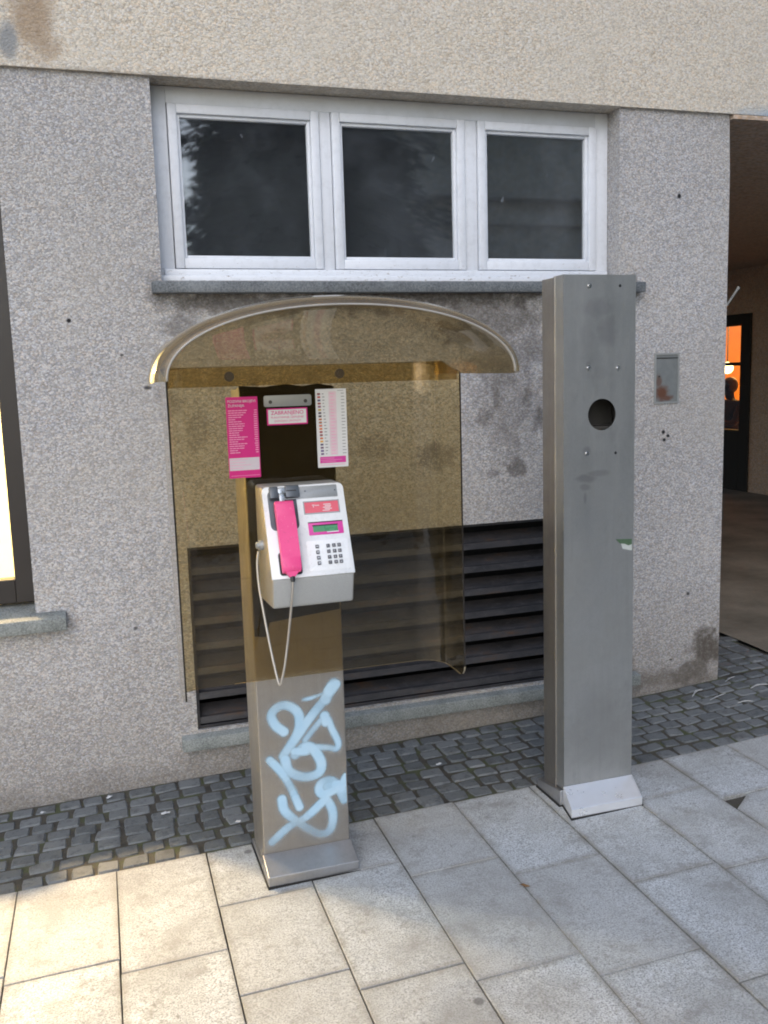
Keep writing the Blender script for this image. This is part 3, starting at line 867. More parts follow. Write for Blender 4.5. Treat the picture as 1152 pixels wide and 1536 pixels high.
for i, mi in ((0, 1), (n - 1, 1)):
    for k in range(6):
        f = bm.faces.new((inn[i][k], inn[i][k + 1], outr[i][k + 1], outr[i][k])); f.material_index = mi
obj('shell', bm, [M['acrylic'], M['acr_edge'], M['acr_edge_lit']], PB, smooth=30, label='curved amber tinted acrylic shell')
# flange where hood and shell overlap, with two bolts
bm = BM()
fl = []
for i, (x, y) in enumerate(path):
    if y < 2.615: continue
    p0 = Vector(path[max(i - 1, 0)]); p1 = Vector(path[min(i + 1, len(path) - 1)])
    d = (p1 - p0).normalized(); nrm = Vector((-d.y, d.x))
    zt = 1.636 if y > 2.72 else 1.603 + .033 * max(0, (y - 2.6) / .12)
    fl.append([bm.verts.new((x - nrm.x * o, y - nrm.y * o, z)) for o, z in ((.0045, 1.577), (.0045, zt), (.009, zt), (.009, 1.577))])
for A, Bq in zip(fl, fl[1:]):
    for k in range(4): bm.faces.new((A[k], A[(k + 1) % 4], Bq[(k + 1) % 4], Bq[k]))
bm.faces.new(fl[0]); bm.faces.new(fl[-1])
obj('flange', bm, M['flange'], PB, smooth=30)
for x in (.425, .765):
    bm = BM(); cyl(bm, (x, 2.8033, 1.606), (0, -1, 0), .015, .003, 20, .001); cyl(bm, (x, 2.8003, 1.606), (0, -1, 0), .008, .004, 6)
    obj('bolt', bm, M['brown_bolt'], PB, smooth=30)
# hood: bubble visor lofted from the straight back edge to the arched front rim
secs = []   # y, cx, half width, base z, rise, exponent
def sec(y):
    t = (2.80 - y) / (2.80 - 2.42)
    if t <= 1:
        e = math.sin(max(t, 0) * math.pi / 2)
        return .650 + .019 * e, .432 + .072 * e, 1.598 - .006 * e, .040 + .176 * e, 7.0 - 4.9 * min(1, e * 1.15)
    s = (2.42 - y) / .09
    q = 1 - math.sqrt(max(0, 1 - s * s))
    return .669 - .002 * s, .504 - .044 * q, 1.592 + .006 * s, .216 - .036 * q - .002 * s, 2.1
ysec = [2.80, 2.78, 2.75, 2.71, 2.66, 2.60, 2.54, 2.48, 2.44, 2.42, 2.40, 2.38, 2.36, 2.345, 2.335, 2.331]
NU = 48
bm = BM()
def ring(y, ins):
    cx, hw, zb_, H, ex = sec(y)
    hw -= ins; H -= ins
    out = []
    for k in range(NU + 1):
        a = math.pi * (1 - k / NU)
        ca, sa = math.cos(a), math.sin(a)
        x = cx + hw * math.copysign(abs(ca) ** (2 / ex), ca); z = zb_ + H * (max(0, sa) ** (2 / ex))
        out.append(bm.verts.new((x, y + (ins * .6 if y > 2.4 else 0), z)))
    return out
O = [ring(y, 0) for y in ysec]; I = [ring(y, .005) for y in ysec]
for L_ in (O, I):
    for q_, (A, Bq) in enumerate(zip(L_, L_[1:])):
        for k in range(NU):
            f = bm.faces.new((A[k], A[k + 1], Bq[k + 1], Bq[k]))
            if ysec[q_] <= 2.405: f.material_index = 2
for k in range(NU):      # rim edge at the front
    f = bm.faces.new((O[-1][k], O[-1][k + 1], I[-1][k + 1], I[-1][k])); f.material_index = 1
    bm.faces.new((O[0][k], O[0][k + 1], I[0][k + 1], I[0][k]))
for k in (0, NU):
    for a in range(len(ysec) - 1):
        f = bm.faces.new((O[a][k], O[a + 1][k], I[a + 1][k], I[a][k])); f.material_index = 1
H_ = obj('hood', bm, [M['acr_hood'], M['acr_edge_lit'], M['acr_lit_band']], PB, smooth=50, label='domed brownish translucent hood with a rolled front rim')
# raised bead along the front edge
bm = BM()
pts = []
cx, hw, zb_, HH, ex = sec(2.331)
for k in range(61):
    a = math.pi * (1 - k / 60)
    pts.append((cx + (hw - .002) * math.copysign(abs(math.cos(a)) ** (2 / ex), math.cos(a)), 2.329, zb_ + (HH - .002) * max(0, math.sin(a)) ** (2 / ex)))
tube(bm, pts, .0024, 8)
obj('rim_bead', bm, M['bead'], H_, smooth=True)
# black rubber pad between shell and column
bm = BM()
pad = [(.470, .806), (.470, 1.566)]
prof = [(.464, .80), (.499, .795), (.513, .84), (.742, .86), (.742, 1.29), (.746, 1.36), (.748, 1.567), (.70, 1.578), (.65, 1.571), (.60, 1.579), (.53, 1.572), (.455, 1.577), (.462, 1.33), (.464, 1.0)]
prism(bm, prof, 2.8165, 2.8285, 'y')
obj('backing_pad', bm, M['rubber_and_shade'], PB)
bm = BM(); prism(bm, rrect(.525, .672, 1.512, 1.546, .006), 2.799, 2.8045, 'y', .0012)
Bk = obj('name_plate', bm, M['plate'], PB, smooth=30, label='blank grey metal plate held by two screws')
for x in (.5445, .653):
    bm = BM(); cyl(bm, (x, 2.7989, 1.5265), (0, -1, 0), .0055, .002, 14, .0006); cyl(bm, (x + .001, 2.797, 1.5265), (0, -1, 0), .0028, .0012, 4); obj('screw', bm, M['hole_dark'], Bk)

# =================================================================== text helper
def text_mesh(bm, body, x, y, z, height, width=None, bold=0.0, align='LEFT', tilt=0.0, Mx=None, depth=.0003):
    cu = bpy.data.curves.new('txt', 'FONT')
    cu.body = body; cu.size = 1.0; cu.offset = bold; cu.extrude = .0
    cu.align_x = 'LEFT'
    o = bpy.data.objects.new('txt', cu); COL.objects.link(o)
    dg = bpy.context.evaluated_depsgraph_get()
    me = bpy.data.meshes.new_from_object(o.evaluated_get(dg))
    bpy.data.objects.remove(o); bpy.data.curves.remove(cu)
    xs = [v.co.x for v in me.vertices]; zs = [v.co.y for v in me.vertices]
    mx, Mxx = min(xs), max(xs)
    sc = height / .73
    sw = sc if not width else width / (Mxx - mx)
    tb = bmesh.new(); tb.from_mesh(me); bpy.data.meshes.remove(me)
    for v in tb.verts:
        a = (v.co.x - mx) * sw; b = v.co.y * sc
        if Mx is not None: v.co = Mx @ Vector((x + a, z - b, y))
        else: v.co = Vector((x + a * math.cos(tilt) - b * math.sin(tilt), y, z + b * math.cos(tilt) + a * math.sin(tilt)))
    tmp = bpy.data.meshes.new('tmp'); tb.to_mesh(tmp); tb.free()
    bm.from_mesh(tmp); bpy.data.meshes.remove(tmp)

def rect(bm, x0, x1, z0, z1, y, mi=0):
    _, fs = faces_from(bm, [(x0, y, z0), (x1, y, z0), (x1, y, z1), (x0, y, z1)], [(0, 1, 2, 3)], mi)

# =================================================================== NOTICES
Yn = 2.8095
T = thing('notice', 'magenta notice with two title lines and a pale panel, left of the phone', 'notice', (.459, Yn, 1.42))
bm = BM(); prism(bm, rrect(.411, .507, 1.301, 1.545, .001, 1), Yn - .0015, Yn - .0002, 'y'); obj('board', bm, M['magenta'], T)
bm = BM(); rect(bm, .4135, .5045, 1.324, 1.362, Yn - .0019); Pn = obj('panel', bm, M['paper_v'], T)
bm = BM()
for k, w in enumerate((.055, .045, .062, .038)): rect(bm, .4165, .4165 + w, 1.3565 - k * .0085, 1.3577 - k * .0085, Yn - .0022)
obj('small_print', bm, M['ptext'], Pn)
bm = BM()
text_mesh(bm, 'POZIVNI BROJEVI', .4165, Yn - .0019, 1.5285, .0078, .084, .012)
text_mesh(bm, 'ŽUPANIJA', .4165, Yn - .0019, 1.5155, .0078, .050, .012)
obj('title', bm, M['paper_v'], T, recalc=False)
bm = BM()
rw = [330, 310, 265, 225, 120, 230, 280, 275, 245, 240, 175, 180, 320, 260, 150, 310, 260, 260, 140, 180]
for k, w in enumerate(rw):
    z = 1.5045 - k * .00665; x = .4165; e = x + w * 1.72e-4
    while x < e - .002:
        q = min(e, x + random.uniform(.006, .016)); rect(bm, x, q, z - .0014, z + .0014, Yn - .0019); x = q + .0012
obj('lettering', bm, M['ptext'], T)
bm = BM()
for k in range(20):
    q = random.uniform(.008, .011); z = 1.5045 - k * .00665
    rect(bm, .5035 - q, .5035, z - .0014, z + .0014, Yn - .0019)
obj('lettering', bm, M['ptext'], T)
bm = BM(); rect(bm, .4165, .5035, 1.3075, 1.3087, Yn - .0019); obj('footer_line', bm, M['ptext'], T)

T = thing('notice', 'tall white notice listing small coloured flags and dialling codes beside a pink column', 'notice', (.736, Yn, 1.44))
bm = BM(); prism(bm, rrect(.687, .785, 1.3175, 1.56, .001, 1), Yn - .0015, Yn - .0002, 'y'); obj('board', bm, M['paper'], T)
bm = BM(); rect(bm, .7285, .7525, 1.356, 1.552, Yn - .0018); obj('pink_column', bm, M['pkcol'], T)
bm = BM(); rect(bm, .6945, .7775, 1.331, 1.351, Yn - .0018); Bn = obj('band', bm, M['magenta2'], T)
bm = BM()
for a, b, z in ((.697, .74, 1.346), (.697, .765, 1.3405), (.70, .745, 1.3355), (.695, .775, 1.3255)): rect(bm, a, b, z - .0007, z + .0007, Yn - .0021)
obj('small_print', bm, M['ptext'], Bn)
flags = ['dark red', 'red red', 'blue dark', 'red paper', 'blue red', 'yellow dark', 'gtext paper', 'gtext dark', 'orange gtext', 'gtext orange', 'red orange', 'orange red', 'red dark', 'dark red', 'orange red', 'yellow orange', 'dark blue', 'plum dark', 'blue plum', 'plum blue']
fm = {}
bmt = BM(); bmp = BM(); bmn = BM()
names = ['red', 'yellow', 'blue', 'orange', 'dark', 'plum']
bf = BM()
for k, f in enumerate(flags):
    z = 1.5455 - k * .00975; x = .6925 + k * .0003
    a, b = f.split()
    for i, c in enumerate((a, b, a)):
        mi = names.index(c) if c in names else 4
        rect(bf, x, x + .0095, z + .0017 - i * .0019 - .0009, z + .0017 - i * .0019 + .0009, Yn - .0019, mi)
    rect(bmt, x + .0155, x + .0155 + random.uniform(.004, .010), z - .0012, z + .0012, Yn - .0019)
    rect(bmn, .768, .768 + random.uniform(.009, .0125), z - .001, z + .001, Yn - .0019)
    rect(bmp, .733, .733 + random.uniform(.010, .016), z - .0009, z + .0009, Yn - .0021)
rect(bmn, .757, .776, 1.5535, 1.555, Yn - .0019)
obj('flags', bf, [M['fl_' + c] for c in names], T)
obj('lettering', bmt, M['gtext'], T); obj('lettering', bmn, M['gtext'], T); obj('lettering', bmp, M['ptext'], T)

T = thing('sticker', 'small white sticker with magenta border reading ZABRANJENO above the phone', 'sticker', (.597, Yn, 1.48))
bm = BM(); rect_p = rrect(.534, .660, 1.456, 1.5065, .001, 1); prism(bm, rect_p, Yn - .0015, Yn - .0002, 'y'); obj('border', bm, M['magenta'], T)
bm = BM(); rect(bm, .538, .656, 1.460, 1.5025, Yn - .0018); obj('face', bm, M['paper'], T)
bm = BM()
text_mesh(bm, 'ZABRANJENO', .5465, Yn - .0021, 1.4875, .0115, .101, .006)
text_mesh(bm, 'PLAKATIRANJE, LIJEPLJENJE', .5465, Yn - .0021, 1.4765, .0058, .101, .0)
text_mesh(bm, 'ZAŠTIĆENO ZAKONOM', .556, Yn - .0021, 1.4655, .0055, .082, .0)
obj('lettering', bm, M['magenta'], T, recalc=False)

# =================================================================== PAYPHONE
PH = thing('payphone', 'white and grey wall payphone with a bright pink handset, mounted on the amber shell', 'payphone', (.6075, 2.80, .925))
X0, X1 = .485, .731
bm = BM()
prism(bm, [(2.807, 1.280), (2.697, 1.281), (2.587, 1.022), (2.607, .934), (2.807, .925)], X0, X1, 'x', .009, 3, mi=1)
for f in bm.faces:
    f.material_index = 1 if abs(f.normal.x) > .6 else 0
hs = obj('housing', bm, [M['grey_box'], M['grey_side']], PH, smooth=25)
# face space: u right, v down the sloped face, n outward
To = Vector((X0, 2.695, 1.280)); dv = Vector((0, -.11, -.258)).normalized(); nn = Vector((0, -.91988, .39220))
MF = Matrix(((1, 0, 0, To.x), (0, dv.y, nn.y, To.y), (0, dv.z, nn.z, To.z), (0, 0, 0, 1)))
def fprism(bm, pts, n0, n1, bev=0, mi=0, seg=2): prism(bm, pts, n0, n1, 'z', bev, seg, MF, mi)
def fbox(bm, u0, u1, v0, v1, n0, n1, bev=0, mi=0): box(bm, u0, u1, v0, v1, n0, n1, bev, 2, MF, mi)
bm = BM()
r = .014
pl = []
for cx, cy, a0 in ((.246 - r, r, -90),):
    pl += [(cx + r * math.cos(R(a0 + 15 * i)), cy + r * math.sin(R(a0 + 15 * i))) for i in range(7)]
pl += [(.247, .277), (-.001, .277)]
pl += [(r + r * math.cos(R(180 + 15 * i)), r + r * math.sin(R(180 + 15 * i))) for i in range(7)]
fprism(bm, pl, -.006, .0035, .0018)
FP = obj('face_plate', bm, M['white'], PH, smooth=35)
bm = BM(); fprism(bm, rrect(.062, .226, .005, .042, .003), .0035, .0048, .0005); obj('top_plate', bm, M['grey_plate'], PH, smooth=30)
for u, v in ((.128, .02), (.219, .022)):
    bm = BM(); cyl(bm, MF @ Vector((u, v, .0048)), nn, .0022, .0012, 10); obj('screw', bm, M['hook'], PH)
bm = BM(); fprism(bm, rrect(.014, .099, .012, .134, .016), .0036, .0046, .0004); obj('cradle', bm, M['hook'], PH, smooth=30)
bm = BM(); fprism(bm, rrect(.024, .09, .20, .268, .008), .0036, .006, .0006); obj('rest', bm, M['black'], PH, smooth=30)
bm = BM(); fbox(bm, .019, .045, .004, .040, .005, .022, .003); fbox(bm, .066, .108, .003, .040, .005, .022, .003)
hk = obj('hook', bm, M['hook'], PH, smooth=35)
bm = BM(); fbox(bm, .0445, .0665, .007, .027, .005, .018, .002); fbox(bm, .046, .061, .026, .056, .010, .020, .002); obj('switch', bm, M['hook_mid'], hk, smooth=35)
bm = BM(); fbox(bm, .068, .098, .0185, .0215, .0215, .0226); fbox(bm, .043, .068, .0255, .0285, .0175, .0186); obj('slot', bm, M['black'], hk)
# handset
bm = BM()
prof = [(.052, .010), (.052, .032), (.060, .036), (.10, .0375), (.22, .0375), (.250, .036), (.262, .031), (.264, .012), (.235, .008), (.215, .018), (.10, .018), (.078, .008)]
def hs_prism(bm, prof, u0, u1, bev):
    vs = [(u0, v, n_) for v, n_ in prof] + [(u1, v, n_) for v, n_ in prof]
    m = len(prof)
    fs = [tuple(range(m)), tuple(range(m, 2 * m))[::-1]] + [(i, (i + 1) % m, m + (i + 1) % m, m + i) for i in range(m)]
    bv, nf = faces_from(bm, vs, fs)
    es = list({e for f in nf for e in f.edges})
    bmesh.ops.bevel(bm, geom=es, offset=bev, segments=2, affect='EDGES', profile=.5)
    bmesh.ops.transform(bm, matrix=MF, verts=bm.verts[:])
hs_prism(bm, prof, .028, .083, .0028)
HS = obj('handset', bm, M['pink'], PH, smooth=40, label='bright pink handset hanging on its hook')
bm = BM()
vs = [(.036, .262, .012), (.076, .262, .012), (.076, .262, .031), (.036, .262, .031), (.048, .277, .015), (.062, .277, .015), (.062, .277, .028), (.048, .277, .028)]
faces_from(bm, [MF @ Vector(v) for v in vs], [(0, 1, 2, 3), (4, 5, 6, 7), (0, 1, 5, 4), (1, 2, 6, 5), (2, 3, 7, 6), (3, 0, 4, 7)])
obj('neck', bm, M['pink'], HS)
bm = BM(); tube(bm, [MF @ Vector((.055, .276, .0215)), MF @ Vector((.0545, .285, .0215)), MF @ Vector((.054, .292, .021))], [.0075, .007, .0052], 12); obj('strain_relief', bm, M['black'], HS, smooth=40)
c0 = MF @ Vector((.054, .290, .021))
pts = catmull([c0, c0 + Vector((-.001, .004, -.03)), (.528, 2.600, .86), (.512, 2.600, .765), (.5015, 2.601, .722), (.4975, 2.6045, .709), (.492, 2.61, .716), (.481, 2.64, .80), (.470, 2.68, .92), (.465, 2.70, .985), (.4655, 2.715, 1.05), (.472, 2.72, 1.088)], 8)
bm = BM(); tube(bm, pts, .0037, 8); obj('cord', bm, M['cable'], HS, smooth=True)
bm = BM(); cyl(bm, (X0 + .001, 2.72, 1.106), (-1, 0, 0), .016, .012, 20, .002); cyl(bm, (X0 - .011, 2.72, 1.106), (-1, 0, 0), .011, .009, 18, .003)
obj('cord_anchor', bm, M['grey_plate'], PH, smooth=35)
# red label window, display, keypad
def bezel(bm, u0, u1, v0, v1, w, n0, n1):
    fbox(bm, u0, u0 + w, v0, v1, n0, n1); fbox(bm, u1 - w, u1, v0, v1, n0, n1)
    fbox(bm, u0 + w, u1 - w, v0, v0 + w, n0, n1); fbox(bm, u0 + w, u1 - w, v1 - w, v1, n0, n1)
bm = BM(); bezel(bm, .117, .2265, .052, .0915, .003, .0034, .0062)
LF = obj('label_window', bm, M['grey_plate'], PH)
bm = BM(); fprism(bm, rrect(.120, .2235, .055, .0885, .002), .0034, .0042); obj('label_card', bm, M['salmon'], LF)
bm = BM()
text_mesh(bm, 'T', .143, .0045, .0715, .0085, .0085, .02, Mx=MF)
for k in range(4): fbox(bm, .152 + k * .0035, .1542 + k * .0035, .0645, .0675, .0042, .0045)
for k, (a, b) in enumerate(((.178, .200), (.182, .202), (.176, .199), (.181, .203), (.174, .196))): fbox(bm, a, b, .0630 + k * .0046, .0652 + k * .0046, .0042, .0045)
obj('card_print', bm, M['paper'], LF, recalc=False)
bm = BM(); fprism(bm, rrect(.124, .229, .117, .156, .002), .0034, .0052, .0004); DP = obj('display', bm, M['magenta2'], PH, smooth=30)
bm = BM(); fbox(bm, .137, .212, .129, .1475, .0052, .0056); obj('screen', bm, M['lcd'], DP)
bm = BM(); fbox(bm, .136, .213, .1262, .1295, .0052, .0062); fbox(bm, .124, .229, .1165, .119, .0050, .0066); obj('shade', bm, M['black'], DP)
bm = BM(); fbox(bm, .178, .214, .1478, .1505, .0052, .0056); obj('gloss_strip', bm, M['paper'], DP)
bm = BM(); fprism(bm, rrect(.112, .236, .172, .264, .004), .0034, .0046, .0005); KP = obj('keypad', bm, M['white'], PH, smooth=30)
for r_, v in enumerate((.191, .208, .225, .241)):
    for u in (.142, .175, .1925, .2085):
        bm = BM(); fbox(bm, u - .0052, u + .0052, v - .0052, v + .0052, .0045, .0085, .0012); obj('key', bm, M['key'], KP, smooth=35)
bm = BM()
digs = ['123', '456', '789', '*0#']
for r_, v in enumerate((.191, .208, .225, .241)):
    for c_, u in enumerate((.175, .1925, .2085)):
        text_mesh(bm, digs[r_][c_], u - .0022, .0087, v + .0028, .0058, None, 0, Mx=MF)
obj('lettering', bm, M['keyw'], KP, recalc=False)
bm = BM()
for v in (.191, .208, .225, .241): fbox(bm, .139, .1455, v - .0015, v + .0015, .0084, .0087)
obj('lettering', bm, M['keyw'], KP)

# =================================================================== BARE PILLAR
P2 = thing('metal_pillar', 'bare brushed steel pillar with a round hole and screw holes, right of the phone booth', 'pillar', (1.707, 2.93, .026))
bm = BM()
px0, px1, pf, pz0, pz1 = 1.566, 1.846, 2.852, .085, 1.912
hx, hz, hr, hq = 1.715, 1.439, .0545, .08
xsq = [px0, hx - hq, hx + hq, px1]; zsq = [pz0, hz - hq, hz + hq, pz1]
for i in range(3):
    for j in range(3):
        if i == 1 and j == 1: continue
        rect(bm, xsq[i], xsq[i + 1], zsq[j], zsq[j + 1], pf)
NH = 48
for yq, in ((pf,),):
    ci = []; so = []; cb = []
    for k in range(NH):
        a = 2 * math.pi * k / NH; ca, sa = math.cos(a), math.sin(a); m = max(abs(ca), abs(sa))
        ci.append(bm.verts.new((hx + hr * ca, pf, hz + hr * sa))); so.append(bm.verts.new((hx + hq * ca / m, pf, hz + hq * sa / m)))
        cb.append(bm.verts.new((hx + hr * ca, pf + .004, hz + hr * sa)))
    for k in range(NH):
        q = (k + 1) % NH
        bm.faces.new((ci[k], ci[q], so[q], so[k])); f = bm.faces.new((ci[k], ci[q], cb[q], cb[k])); f.material_index = 1
bmesh.ops.remove_doubles(bm, verts=bm.verts[:], dist=1e-5)
# folded sides of the front shell, then the rear shell set slightly in
ysm = 2.912
faces_from(bm, [(px0, pf, pz0), (px0, ysm, pz0), (px0, ysm, pz1), (px0, pf, pz1)], [(0, 1, 2, 3)])
faces_from(bm, [(px1, pf, pz0), (px1, ysm, pz0), (px1, ysm, pz1), (px1, pf, pz1)], [(0, 1, 2, 3)])
faces_from(bm, [(px0, pf, pz1), (px1, pf, pz1), (px1, ysm, pz1), (px0, ysm, pz1)], [(0, 1, 2, 3)])
bmesh.ops.remove_doubles(bm, verts=bm.verts[:], dist=1e-5)
es = [e for e in bm.edges if len(e.link_faces) == 2 and e.calc_face_angle(0) > 1.2 and not any(f.material_index for f in e.link_faces)]
bmesh.ops.bevel(bm, geom=es, offset=.004, segments=2, affect='EDGES', profile=.5)
obj('front_shell', bm, [M['steel_pil'], M['hole_dark']], P2)
bm = BM()
box(bm, px0 + .003, px0 + .006, ysm, 3.01, .03, pz1 - .003); box(bm, px1 - .006, px1 - .003, ysm, 3.01, .03, pz1 - .003)
box(bm, px0 + .006, px1 - .006, 3.006, 3.01, .03, pz1 - .003); box(bm, px0 + .006, px1 - .006, ysm + .001, 3.006, pz1 - .006, pz1 - .003)
box(bm, px0 - .0035, px0 + .0015, ysm - .004, ysm + .003, .06, pz1 - .001, .001)
obj('rear_shell', bm, M['steel'], P2)
bm = BM(); box(bm, px0 + .012, px1 - .012, 2.985, 2.99, .2, pz1 - .02); box(bm, px0 + .02, px1 - .02, 2.90, 2.984, 1.385, 1.395); obj('inner_bracket', bm, M['hole_dark'], P2)
gp = .0285
bm = BM(); prism(bm, [(2.747, gp + .001), (2.747, gp + .034), (2.8505, gp + .073), (2.8505, gp + .001)], 1.561, 1.848, 'x', .002)
for v in bm.verts: v.co.x -= .022 * max(0, min(1, (2.85 - v.co.y) / .1))
obj('foot', bm, M['steel_foot'], P2)
bm = BM(); prism(bm, [(2.851, gp + .001), (2.851, gp + .058), (3.03, gp + .03), (3.03, gp + .001)], 1.5495, 1.8505, 'x', .002)
obj('base', bm, M['foot_dull'], P2)
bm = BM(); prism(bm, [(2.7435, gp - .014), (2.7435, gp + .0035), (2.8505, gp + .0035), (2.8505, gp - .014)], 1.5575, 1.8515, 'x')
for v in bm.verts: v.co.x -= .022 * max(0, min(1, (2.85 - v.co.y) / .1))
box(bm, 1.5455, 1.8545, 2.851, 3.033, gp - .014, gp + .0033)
obj('foot_shadow_strip', bm, M['rubber_and_shade'], P2)  # dark strip in place of the contact shadow round the pillar foot
for x, z, br in ((1.664, 1.875, 1), (1.783, 1.875, 0), (1.662, 1.600, 1), (1.777, 1.597, 1), (1.656, 1.307, 1), (1.770, 1.303, 0)):
    bm = BM(); cyl(bm, (x, pf - .0005, z), (0, -1, 0), .0052, .003 if br else .0008, 14, .0005)
    if br: cyl(bm, (x, pf - .0005, z), (0, -1, 0), .0085, .001, 16)
    obj('screw', bm, M['screw'] if br else M['black'], P2, smooth=30)
bm = BM()
faces_from(bm, [(1.772, pf - .0006, .995), (1.839, pf - .0006, .991), (1.839, pf - .0006, .972), (1.825, pf - .0006, .968), (1.808, pf - .0006, .976), (1.79, pf - .0006, .978)], [tuple(range(6))])
Sr = obj('sticker_remnant', bm, M['sticker_rem'], P2, label='torn green sticker remnant at the right edge')
bm = BM(); faces_from(bm, [(1.795, pf - .0004, .980), (1.839, pf - .0004, .971), (1.839, pf - .0004, .948), (1.80, pf - .0004, .958)], [(0, 1, 2, 3)]); obj('backing', bm, M['silver_rem'], Sr)

# =================================================================== LITTER
def scrap(x, y, s, label, mat, group, seed):
    rr = random.Random(seed)
    bm = BM(); n = 9; z = g(x) + .004
    c = bm.verts.new((x, y, z + s * .35)); ring_ = []
    for k in range(n):
        a = 2 * math.pi * k / n; q = s * rr.uniform(.6, 1.1)
        ring_.append(bm.verts.new((x + q * math.cos(a), y + .7 * q * math.sin(a), z + rr.uniform(0, s * .35))))
    for k in range(n): bm.faces.new((c, ring_[k], ring_[(k + 1) % n]))
    tag(obj('paper_scrap', bm, mat, loc=(x, y, z)), label, 'litter', group)
GR = 'paper scraps on the cobbles'
scrap(-.004, 3.63, .016, 'cream crumpled paper scrap lying against the wall foot on the cobbles', M['scrap'], GR, 1)
scrap(.189, 3.396, .018, 'largest white crumpled paper scrap on the cobbles left of the phone column', M['scrap'], GR, 2)
scrap(.435, 3.22, .014, 'white paper scrap on the cobbles close beside the phone column', M['scrap'], GR, 3)
scrap(-.25, 3.60, .013, 'flat white paper scrap on the cobbles at the left edge below the shop sill', M['scrap'], GR, 4)
scrap(1.28, 3.37, .013, 'tiny white paper scrap on the dark cobbles between the two columns', M['scrap'], GR, 5)
def straw(pts, r, label):
    P = [Vector((x, y, g(x) + .006 + dz)) for x, y, dz in pts]
    bm = BM(); cc = catmull(P, 4); n_ = len(cc)
    tube(bm, [q - Vector((0, 0, .002)) for q in cc], [r * (.12 + .5 * math.sin(math.pi * min(1, (i + .5) / n_)) ** .8) * (1 + .25 * math.sin(i * 2.1)) for i in range(n_)], 6)
    tag(obj('straw', bm, M['straw'], loc=tuple(P[0])), label, 'straw', 'pale straws blown onto the cobbles at the passage')
straw([(2.62, 3.545, 0), (2.67, 3.585, .004), (2.71, 3.59, .002)], .0075, 'widest pale bent straw lying right under the stained wall corner')
straw([(2.66, 3.47, 0), (2.71, 3.485, .002), (2.77, 3.50, 0)], .0045, 'thin straight pale straw pointing along the wall corner')
straw([(2.90, 3.49, 0), (2.95, 3.50, .003), (3.00, 3.485, 0)], .006, 'pale straw at the right edge of the photo on the cobbles')
straw([(2.86, 3.62, 0), (2.90, 3.64, .002), (2.94, 3.65, 0)], .0045, 'pale straw lying in the mouth of the passage beyond the wall corner')
straw([(2.74, 3.38, 0), (2.78, 3.375, .003), (2.81, 3.36, 0)], .006, 'short pale straw halfway between the wall corner and the paving slabs')
bm = BM(); x, y = 1.185, 2.447
faces_from(bm, [(x, y, g(x) + .003), (x + .012, y - .008, g(x) + .01), (x + .03, y - .022, g(x) + .004), (x + .014, y - .020, g(x) + .003), (x + .004, y - .012, g(x) + .008)], [(0, 1, 4), (1, 2, 3), (1, 3, 4)])
tag(obj('dead_leaf', bm, M['leaf'], loc=(x, y, g(x))), 'small brown dead leaf caught in a slab joint before the pillar', 'leaf')

# =================================================================== PERSON IN THE CAFE
def skin_figure(name, joints, bones, mat, loc, parent=None):
    me = bpy.data.meshes.new(name)
    me.from_pydata([Vector(p) - Vector(loc) for p, r in joints], bones, [])
    o = bpy.data.objects.new(name, me); COL.objects.link(o)
    o.location = (0, 0, 0) if parent else loc
    if parent: o.parent = parent
    o.modifiers.new('Skin', 'SKIN'); o.modifiers.new('Subsurf', 'SUBSURF').levels = 2
    o.modifiers['Subsurf'].render_levels = 2
    sv = me.skin_vertices[0].data
    for i, (p, r) in enumerate(joints):
        sv[i].radius = r if isinstance(r, tuple) else (r, r)
        sv[i].use_root = (i == 0)
    me.materials.append(mat)
    return o
bx, by, bz = 8.05, 10.25, g(7) + .002
def J_(x, y, z, r): return ((bx + x, by + y, bz + z), r)
joints = [J_(0, 0, .50, (.17, .13)), J_(.01, 0, .72, (.15, .12)), J_(.02, 0, .93, (.17, .12)), J_(.02, 0, 1.04, (.07, .065)), J_(0, 0, 1.11, (.055, .055)), J_(-.01, 0, 1.19, (.085, .075)), J_(-.01, 0, 1.25, (.075, .065)),
          J_(.03, .20, .98, .065), J_(-.10, .24, .74, .05), J_(-.34, .14, .74, .036), J_(.03, -.20, .98, .065), J_(-.10, -.24, .74, .05), J_(-.34, -.14, .74, .036),
          J_(-.08, .10, .47, .09), J_(-.46, .12, .48, .07), J_(-.44, .12, .10, .045), J_(-.56, .12, .045, .035), J_(-.08, -.10, .47, .09), J_(-.46, -.12, .48, .07), J_(-.44, -.12, .10, .045), J_(-.56, -.12, .045, .035),
          J_(-.42, .10, .75, .028), J_(-.42, -.10, .75, .028)]
bones = [(0, 1), (1, 2), (2, 3), (3, 4), (4, 5), (5, 6), (2, 7), (7, 8), (8, 9), (2, 10), (10, 11), (11, 12), (0, 13), (13, 14), (14, 15), (15, 16), (0, 17), (17, 18), (18, 19), (19, 20), (9, 21), (12, 22)]
PR = skin_figure('person', joints, bones, M['coat'], (bx, by, bz))
tag(PR, 'seated person in black clothing behind the lit doorway of the passage', 'person')
bm = BM()
bmesh.ops.create_icosphere(bm, subdivisions=3, radius=.105)
for v in bm.verts:
    v.co = Vector((v.co.x * .98 + .012, v.co.y * .88, v.co.z * 1.05))
bmesh.ops.translate(bm, verts=bm.verts[:], vec=(bx - .0, by, bz + 1.225))
bmesh.ops.delete(bm, geom=[v for v in bm.verts if v.co.x < bx - .06 and v.co.z < bz + 1.25], context='VERTS')
obj('hair', bm, M['hair'], PR, smooth=True, recalc=False)
ST = thing('stool', 'dark stool under the seated person inside the passage doorway', 'stool', (bx, by, bz))
bm = BM(); cyl(bm, (bx, by, bz + .36), (0, 0, 1), .17, .035, 24, .01); obj('seat', bm, M['dark_frame'], ST, smooth=35)
